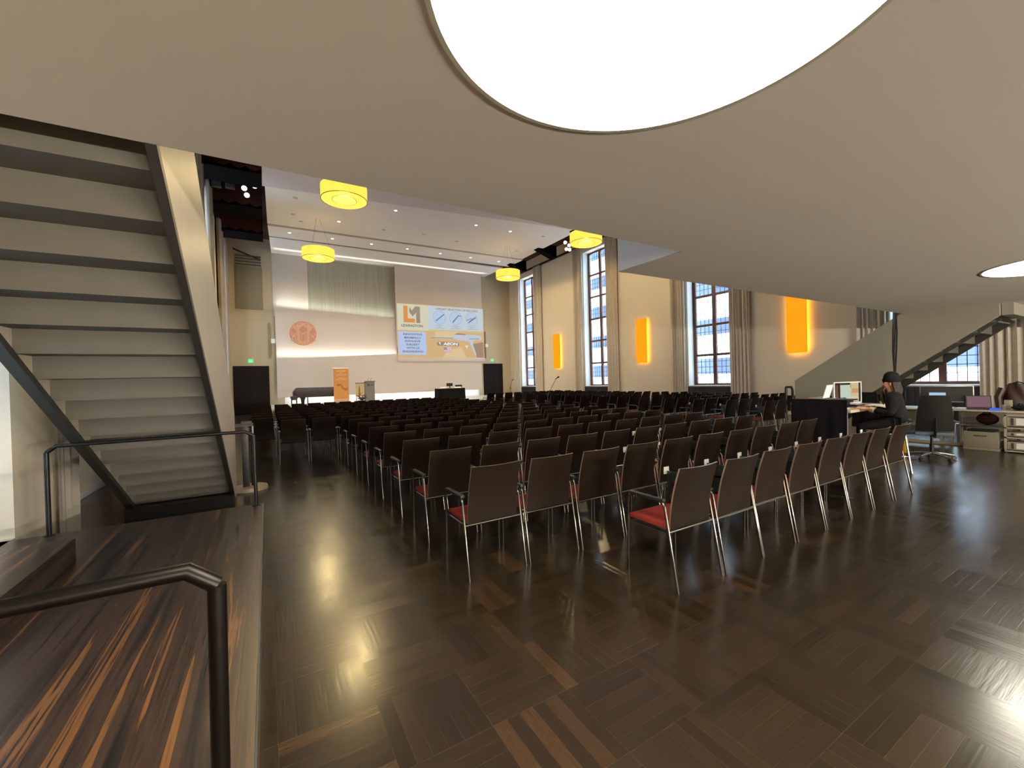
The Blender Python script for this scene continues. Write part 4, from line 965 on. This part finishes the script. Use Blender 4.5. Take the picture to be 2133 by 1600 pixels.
tag(MB().box(12.45,12.95,1.95,2.85,0.41,0.435).box(12.47,12.52,1.97,2.02,0.0,0.41).box(12.47,12.52,2.78,2.83,0.0,0.41).box(12.88,12.93,1.97,2.02,0,0.41).box(12.88,12.93,2.78,2.83,0,0.41).build('low_shelf', M['alu'], None, merge=False), 'low shelf under the desk holding the maroon bag', 'shelf')
tag(MB().box(12.5,12.72,2.02,2.2,0.437,0.6).build('cleaning_box', M['white_plastic'], None, bev=0.006), 'white box with a green label on the low shelf under the desk', 'box')
t = thing('storage_crate', 'beige-grey storage crate on the floor in front of the desk', 'crate', (12.0,2.37,0))
MB().box(11.85,12.25,2.14,2.60,0.05,0.36).build('body', M['grey_box'], t, bev=0.012)
MB().box(11.845,12.255,2.13,2.61,0.0,0.05).build('base', M['grey_box'], t, bev=0.01)
MB().box(11.842,11.855,2.29,2.46,0.27,0.295).build('handle_slot', M['slot'], t, smooth=0)
tag(MB().box(11.88,12.22,2.2,2.56,0.361,0.39).build('cable_tray', M['office'], None, bev=0.008), 'dark folded cloth lying on the storage crate', 'cloth')
t = thing('equipment_rack', 'cream equipment rack with handled units beside the desk', 'rack', (12.0,1.78,0))
fr = MB()
for (x, y) in ((11.9,1.74),(11.9,2.06),(12.24,1.74),(12.24,2.06)): fr.box(x-0.015,x+0.015,y-0.015,y+0.015,0.03,0.70)
for z in (0.03,0.28,0.46,0.69): fr.box(11.885,12.255,1.725,2.075,z-0.012,z+0.012)
fr.build('frame', M['cream'], t, merge=False, smooth=0)
for z0, z1 in ((0.06,0.2),(0.31,0.38),(0.5,0.66)):
    u = MB().box(11.895,12.23,1.76,2.04,z0,z1).build('unit', M['cream'], t, bev=0.006)
    MB().box(11.88,11.896,1.96,1.99,z0+0.015,z1-0.015).build('handle', M['slot'], u, smooth=0)
    MB().box(11.888,11.896,1.80,1.93,z0+0.02,z1-0.02).build('faceplate', M['white_plastic'], u, smooth=0)
for p in ((11.9,1.74),(11.9,2.06),(12.24,1.74),(12.24,2.06)): MB().lathe([(0.0,0),(0.02,0),(0.02,0.02),(0.0,0.02)], (p[0],p[1],0), 10).build('caster', M['black_plastic'], t)
tag(MB().box(12.28,12.34,2.0,4.0,0.0,0.06).build('cable_duct', M['cream'], None, bev=0.006), 'cream cable duct on the floor under the desks', 'cable duct')
t = thing('coat', 'brown leather jacket hanging at the right edge beside the desk', 'jacket', (13.75,2.2,0.0))
def coat(u, v):
    z = 0.62+0.62*v; w = 0.24-0.10*v**3; a = 2*PI*u
    return (13.75+0.13*math.cos(a)*(1-0.35*v)+0.015*math.sin(7*v+5*a), 2.2+w*math.sin(a), z+0.015*math.sin(3*a))
MB().grid(25, 14, coat).build('body', M['brown_leather'], t, smooth=80)
MB().tube([(13.69,2.40,1.14),(13.65,2.46,0.95),(13.63,2.44,0.7)], [0.07,0.065,0.05], 10).build('sleeve', M['brown_leather'], t)
MB().tube([(13.75,2.2,0.0),(13.75,2.2,1.28)], 0.015, 8).tube([(13.75,2.02,1.2),(13.75,2.2,1.28),(13.75,2.36,1.2)], 0.012, 6).lathe([(0.2,0),(0.2,0.02),(0.0,0.03)], (13.75,2.2,0), 20).build('clothes_stand', M['black_metal'], t, merge=False)

def office_chair(label, x, y, rot, m, jacket=False):
    t = thing('office_chair', label, 'office chair', (x,y,0), rot, 'office chairs at the control desks')
    for i in range(5):
        a = 2*PI*i/5+0.3; e = (0.31*math.cos(a),0.31*math.sin(a))
        leg = local(MB().tube([(0.04*math.cos(a),0.04*math.sin(a),0.11),(0.18*math.cos(a),0.18*math.sin(a),0.10),(e[0],e[1],0.075)], [0.026,0.02,0.016], 8), 'base_leg', M['alu'], t, smooth=60)
        cst = local(MB().tube([(e[0]-0.014*math.sin(a),e[1]+0.014*math.cos(a),0.03),(e[0]+0.014*math.sin(a),e[1]-0.014*math.cos(a),0.03)], 0.03, 12).box(e[0]-0.012,e[0]+0.012,e[1]-0.012,e[1]+0.012,0.03,0.075), 'caster', M['black_plastic'], leg, merge=False)
    local(MB().tube([(0,0,0.09),(0,0,0.26),(0,0,0.27),(0,0,0.43)], [0.032,0.032,0.02,0.02], 12), 'gas_stem', M['black_metal'], t)
    local(MB().box(-0.25,0.25,-0.23,0.24,0.44,0.50), 'seat', m, t, bev=0.028)
    def bk(u, v): return (0.24*(2*u-1)*(1-0.25*v*v), -0.25-0.10*v+0.05*(2*u-1)**2, 0.52+0.62*v)
    local(MB().grid(9, 9, bk), 'backrest', M['office'], t, solid=0.04, smooth=60)
    local(MB().tube([(0,-0.05,0.42),(0,-0.24,0.42),(0,-0.31,0.55),(0,-0.34,0.75)], 0.02, 8), 'back_support', M['black_metal'], t, smooth=60)
    for s in (-1,1):
        local(MB().tube([(s*0.22,0,0.45),(s*0.29,0,0.46),(s*0.29,-0.02,0.66)], 0.014, 8), 'arm_post', M['alu'], t, smooth=60)
        local(MB().box(s*0.29-0.035,s*0.29+0.035,-0.14,0.13,0.66,0.69), 'armrest', M['black_plastic'], t, bev=0.012)
    if jacket:
        local(MB().grid(12, 8, lambda u, v: (0.27*(2*u-1)*(1-0.15*v), -0.42+0.06*(2*u-1)**2+0.02*math.sin(9*u), 0.45+0.72*v)), 'draped_jacket', M['jacket'], t, solid=0.03, smooth=70)
    return t
office_chair('black office chair with star base and blue-grey seat in front of the laptop desk', 10.15, 2.62, -1.15, M['office_seat'])
office_chair('dark office chair draped with a jacket, behind the seated person', 10.75, 3.55, -1.9, M['office'], True)
tag(MB().prism([(10.55,0.0),(10.75,0.0),(10.72,0.27),(10.58,0.27)], 'y', 3.1, 3.2).build('yellow_bag', M['yellow'], None, bev=0.01), 'small yellow bag on the floor behind the row of chairs', 'bag')
t = thing('hanging_cables', 'bundle of black cables hanging from the gallery edge behind the person', 'cables', (11.45,3.52,2.8))
for dx, ph in ((0.0,0.0),(0.05,1.0),(0.10,2.2)):
    MB().tube([(11.42+dx+0.02*math.sin(ph+z*2.1),3.50+0.015*math.cos(ph+z*3),z) for z in [3.1,2.8,2.4,2.0,1.6,1.2,0.8,0.4,0.02]], 0.014, 6).build('cable', M['black_plastic'], t, smooth=60)

# ------------------------------------------------------------------ seated person
def skin_mesh(name, verts, edges, radii, root, m, parent, sub=2):
    me = bpy.data.meshes.new(name); me.from_pydata(verts, edges, []); o = bpy.data.objects.new(name, me); COL.objects.link(o)
    md = o.modifiers.new('skin', 'SKIN'); sv = me.skin_vertices[0].data
    for i, r in enumerate(radii):
        rr = r if isinstance(r, tuple) else (r, r); sv[i].radius = rr; sv[i].use_root = (i == root)
    md.use_smooth_shade = True
    sb = o.modifiers.new('sub', 'SUBSURF'); sb.levels = sub; sb.render_levels = sub
    bpy.context.view_layer.update()
    dg = bpy.context.evaluated_depsgraph_get(); nm = bpy.data.meshes.new_from_object(o.evaluated_get(dg)); nm.name = name
    bpy.data.objects.remove(o); nm.polygons.foreach_set('use_smooth', [True]*len(nm.polygons)); nm.materials.clear(); nm.materials.append(m)
    q = bpy.data.objects.new(name, nm); COL.objects.link(q); q.parent = parent; return q
# seat at z = .72 (tall stool); person faces +Y in local space
P0 = (8.62, 2.62); PR = 0.30
stool = thing('tall_stool', 'tall black stool under the seated person', 'stool', (P0[0],P0[1],0), PR)
local(MB().lathe([(0.0,0.60),(0.18,0.60),(0.20,0.63),(0.19,0.66),(0.0,0.665)], (0,0,0), 24), 'seat', M['office'], stool)
for i in range(4):
    a = PI/4+i*PI/2; local(MB().tube([(0.12*math.cos(a),0.12*math.sin(a),0.60),(0.22*math.cos(a),0.22*math.sin(a),0.0)], 0.014, 8), 'leg', M['alu'], stool)
local(MB().tube([(0.18*math.cos(2*PI*i/16),0.18*math.sin(2*PI*i/16),0.25) for i in range(17)], 0.01, 6, False), 'foot_ring', M['alu'], stool)
pe = thing('person', 'bearded person in black jacket and black knit cap seated at the control desk', 'person', (P0[0],P0[1],0.665), PR)
S = 1.0
V = []; R = []; Ed = []
def nv(p, r, link=None):
    V.append(p); R.append(r); i = len(V)-1
    if link is not None: Ed.append((link, i))
    return i
pel = nv((0,0,0.10),(0.15,0.11)); sp1 = nv((0,0.01,0.24),(0.14,0.10),pel); sp2 = nv((0,0.03,0.40),(0.16,0.11),sp1); ch = nv((0,0.04,0.50),(0.15,0.10),sp2)
nk = nv((0,0.05,0.58),0.058,ch); hd0 = nv((0,0.075,0.65),(0.066,0.075),nk); hd1 = nv((0,0.075,0.72),(0.075,0.092),hd0); hd2 = nv((0,0.065,0.80),(0.070,0.085),hd1)
nose = nv((0,0.178,0.705),0.012,hd1)
for s in (-1,1):
    th = nv((s*0.09,0.06,0.08),0.085,pel); kn = nv((s*0.13,0.46,0.03),0.058,th); an = nv((s*0.13,0.40,-0.36),0.04,kn); he = nv((s*0.13,0.44,-0.42),0.034,an); to = nv((s*0.14,0.58,-0.435),0.028,he)
    sh = nv((s*0.19,0.04,0.50),0.062,ch); el = nv((s*0.25,0.08,0.25),0.042,sh); wr = nv((s*0.17,0.34,0.315),0.028,el); pm = nv((s*0.155,0.40,0.325),(0.036,0.018),wr)
    for k_, (dx, L, dz) in enumerate(((-0.030,0.075,0.0),(-0.010,0.085,0.0),(0.010,0.080,0.0),(0.030,0.064,0.0))):
        f1 = nv((s*0.155+dx,0.44,0.330),0.0095,pm); f2 = nv((s*0.155+dx*1.15,0.44+L*0.5,0.334),0.0088,f1); nv((s*0.155+dx*1.2,0.44+L*0.85,0.318),0.0075,f2)
    t1 = nv((s*0.155-s*0.045,0.385,0.325),0.011,pm); nv((s*0.155-s*0.062,0.42,0.322),0.009,t1)
skin_mesh('body', V, Ed, R, 0, M['skin'], pe, 2)
def cloth(name, chain, m):
    V2 = []; E2 = []; R2 = []; idx = {}
    for key, p, r, link in chain:
        V2.append(p); R2.append(r); idx[key] = len(V2)-1
        if link is not None: E2.append((idx[link], idx[key]))
    return skin_mesh(name, V2, E2, R2, 0, m, pe, 2)
ja = [('p',(0,-0.005,0.06),(0.185,0.145),None),('a',(0,0.0,0.24),(0.18,0.14),'p'),('b',(0,0.02,0.40),(0.195,0.145),'a'),('c',(0,0.035,0.50),(0.17,0.125),'b'),('n',(0,0.05,0.605),(0.105,0.105),'c')]
for s in (-1,1): ja += [('s%d'%s,(s*0.20,0.035,0.505),0.098,'c'),('e%d'%s,(s*0.265,0.07,0.25),0.066,'s%d'%s),('w%d'%s,(s*0.195,0.28,0.30),0.05,'e%d'%s)]
cloth('jacket', ja, M['jacket'])
tr = [('p',(0,0.0,0.085),(0.165,0.11),None)]
for s in (-1,1): tr += [('t%d'%s,(s*0.10,0.08,0.085),0.098,'p'),('k%d'%s,(s*0.13,0.46,0.03),0.072,'t%d'%s),('a%d'%s,(s*0.13,0.40,-0.34),0.055,'k%d'%s)]
cloth('trousers', tr, M['trousers'])
for s in (-1,1):
    local(MB().tube([(s*0.198,0.27,0.299),(s*0.18,0.32,0.311)], [0.05,0.042], 12), 'cuff', M['cuff'], pe)
    local(MB().prism([(0.36,-0.475),(0.62,-0.475),(0.63,-0.45),(0.54,-0.41),(0.44,-0.37),(0.36,-0.38)], 'x', s*0.135-0.045, s*0.135+0.045), 'shoe', M['black_plastic'], pe, bev=0.015)
    local(MB().ball((s*0.03,0.152,0.735), 0.011, 8, 6), 'eye', M['eye'], pe)
    local(MB().ball((s*0.08,0.065,0.715), (0.012,0.022,0.032), 10, 6), 'ear', M['skin'], pe)
local(MB().lathe([(0.103,0.745),(0.112,0.75),(0.113,0.79),(0.104,0.795),(0.100,0.83),(0.085,0.875),(0.05,0.905),(0.0,0.915)], (0,0.058,0.0), 24), 'knit_cap', M['cap'], pe)
mb = MB(); rh = random.Random(9)
for i in range(34):
    a = PI*0.5+rh.uniform(-1.15,1.15); x = 0.07*math.cos(a); y = 0.075+0.088*math.sin(a); L = rh.uniform(0.16,0.30)*(0.6+0.4*math.sin(a)); y0 = y+0.005
    mb.tube([(x*0.95,y0,0.665),(x*0.9,y0+0.022,0.62),(x*0.75,y0+0.012,0.665-L*0.75),(x*0.55,y0-0.01,0.665-L)], [0.016,0.018,0.014,0.004], 6)
local(mb, 'beard', M['hair'], pe, smooth=60, merge=False)
mb = MB()
for i in range(40):
    a = -PI*0.5+rh.uniform(-1.5,1.5); x = 0.088*math.cos(a); y = 0.06+0.092*math.sin(a); L = rh.uniform(0.16,0.25)
    mb.tube([(x,y,0.76),(x*1.12,y-0.012,0.68),(x*1.2,y-0.03,0.76-L*0.7),(x*1.15,y-0.02,0.76-L)], [0.014,0.017,0.014,0.004], 6)
local(mb, 'hair', M['hair_dark'], pe, smooth=60, merge=False)

# ------------------------------------------------------------------ added unseen uplighters, to brighten the gallery underside
for i, x in enumerate((1.5, 4.5, 7.5, 10.5)):
    t = thing('added_uplighter', 'added trough uplighter on the unseen rear wall, %s from the staircase side'%ORD[i], 'wall lamp', (x,YB,1.4), 0, 'added uplighters on the unseen rear wall')
    MB().box(x-0.7,x+0.7,YB+0.003,YB+0.02,1.36,1.52).box(x-0.7,x+0.7,YB+0.02,YB+0.3,1.36,1.38).box(x-0.7,x+0.7,YB+0.28,YB+0.3,1.38,1.44).build('trough', M['lamp_rim'], t, smooth=0, merge=False)
    l = area('added_uplight', (x,YB+0.16,1.46), (0,0,0), 1.3, 0.2, LP_WASH, (1,0.95,0.86)); l.rotation_euler = (PI-0.55,0,0)
# ------------------------------------------------------------------ light
WARM = (1.0,0.84,0.60)
for (x, y) in ((2.43,14.97),(2.36,22.4),(12.85,14.8),(12.88,22.05)): point('pendant_glow', (x,y,7.79), LP_PEND, 0.1, (1.0,0.76,0.36))
for p in sp: 
    pass
tl = math.atan2(0.38, 7.35)
a = area('cove_lower', (4.2,28.93,3.38), (0,0,0), 7.2, 0.05, LP_COVE*0.6, (1,0.98,0.88)); a.rotation_euler = (PI-0.2, -tl*0.14, 0)
a = area('cove_middle', (4.2,29.19,6.20), (0,0,0), 7.2, 0.04, LP_COVE*0.6, (0.96,1.0,0.92)); a.rotation_euler = (PI-0.2, math.atan2(0.36,7.35), 0)
area('cove_base', (7.6,29.0,0.99), (0.4,0,0), 13.3, 0.1, LP_COVE*2.0, (1,1,0.93))
a = area('cove_ceiling', (7.6,28.45,9.25), (PI,0,0), 14, 0.06, LP_COVE*0.7, (1,0.97,0.94)); a.data.spread = 1.1
a = area('cove_lower_wash', (4.2,28.95,3.30), (0,0,0), 7.2, 0.05, LP_COVE*0.8, (1,0.98,0.88)); a.rotation_euler = (PI-0.24, -tl*0.14, 0); a.data.spread = 0.9
a = area('cove_middle_wash', (4.2,29.2,6.15), (0,0,0), 7.2, 0.04, LP_COVE*0.8, (0.96,1.0,0.92)); a.rotation_euler = (PI-0.30, math.atan2(0.36,7.35), 0); a.data.spread = 0.9
area('cove_panel', (7.6,17.6,9.74), (PI/2+0.45,0,0), 14.6, 0.05, LP_COVE*2.0, (1,0.95,0.90))
for p, e in ((sp[0],(4,28,2)),(sp[2],(8,28,2)),((15.9,19.9,9.5),(8,28,2)),((16.2,20.2,9.4),(12,28,2))):
    l = bpy.data.lights.new('stage_beam', 'SPOT'); l.energy = LP_STAGE; l.spot_size = math.radians(70); l.spot_blend = 0.8; l.shadow_soft_size = 0.1; l.color = (1,0.93,0.84)
    o = bpy.data.objects.new('stage_beam', l); COL.objects.link(o); d = (Vector(e)-Vector(p)).normalized(); o.location = Vector(p)+d*0.15
    o.rotation_euler = d.to_track_quat('-Z','Y').to_euler()
for c in WC:
    area('window_portal', (XR+0.6,c,5.2), (0,PI/2,0), 8.5, 2.1, 1, portal=True)
    area('window_portal', (XL-0.6,c,5.2), (0,-PI/2,0), 8.5, 2.1, 1, portal=True)
w = bpy.data.worlds.new('sky'); scene.world = w; w.use_nodes = True
bg = w.node_tree.nodes['Background']; bg.inputs[0].default_value = (0.72,0.86,1.0,1); bg.inputs[1].default_value = LP_SKY
vs = scene.view_settings; vs.view_transform = 'Standard'; vs.look = 'None'; vs.gamma = 1.0; vs.use_curve_mapping = False; vs.exposure = LP_EXP
scene.cycles.use_denoising = True
scene.cycles.max_bounces = 10; scene.cycles.diffuse_bounces = 5; scene.cycles.glossy_bounces = 4; scene.cycles.transparent_max_bounces = 8; scene.cycles.transmission_bounces = 4
scene.cycles.sample_clamp_indirect = 6.0; scene.cycles.caustics_reflective = False; scene.cycles.caustics_refractive = False
scene.render.film_transparent = False
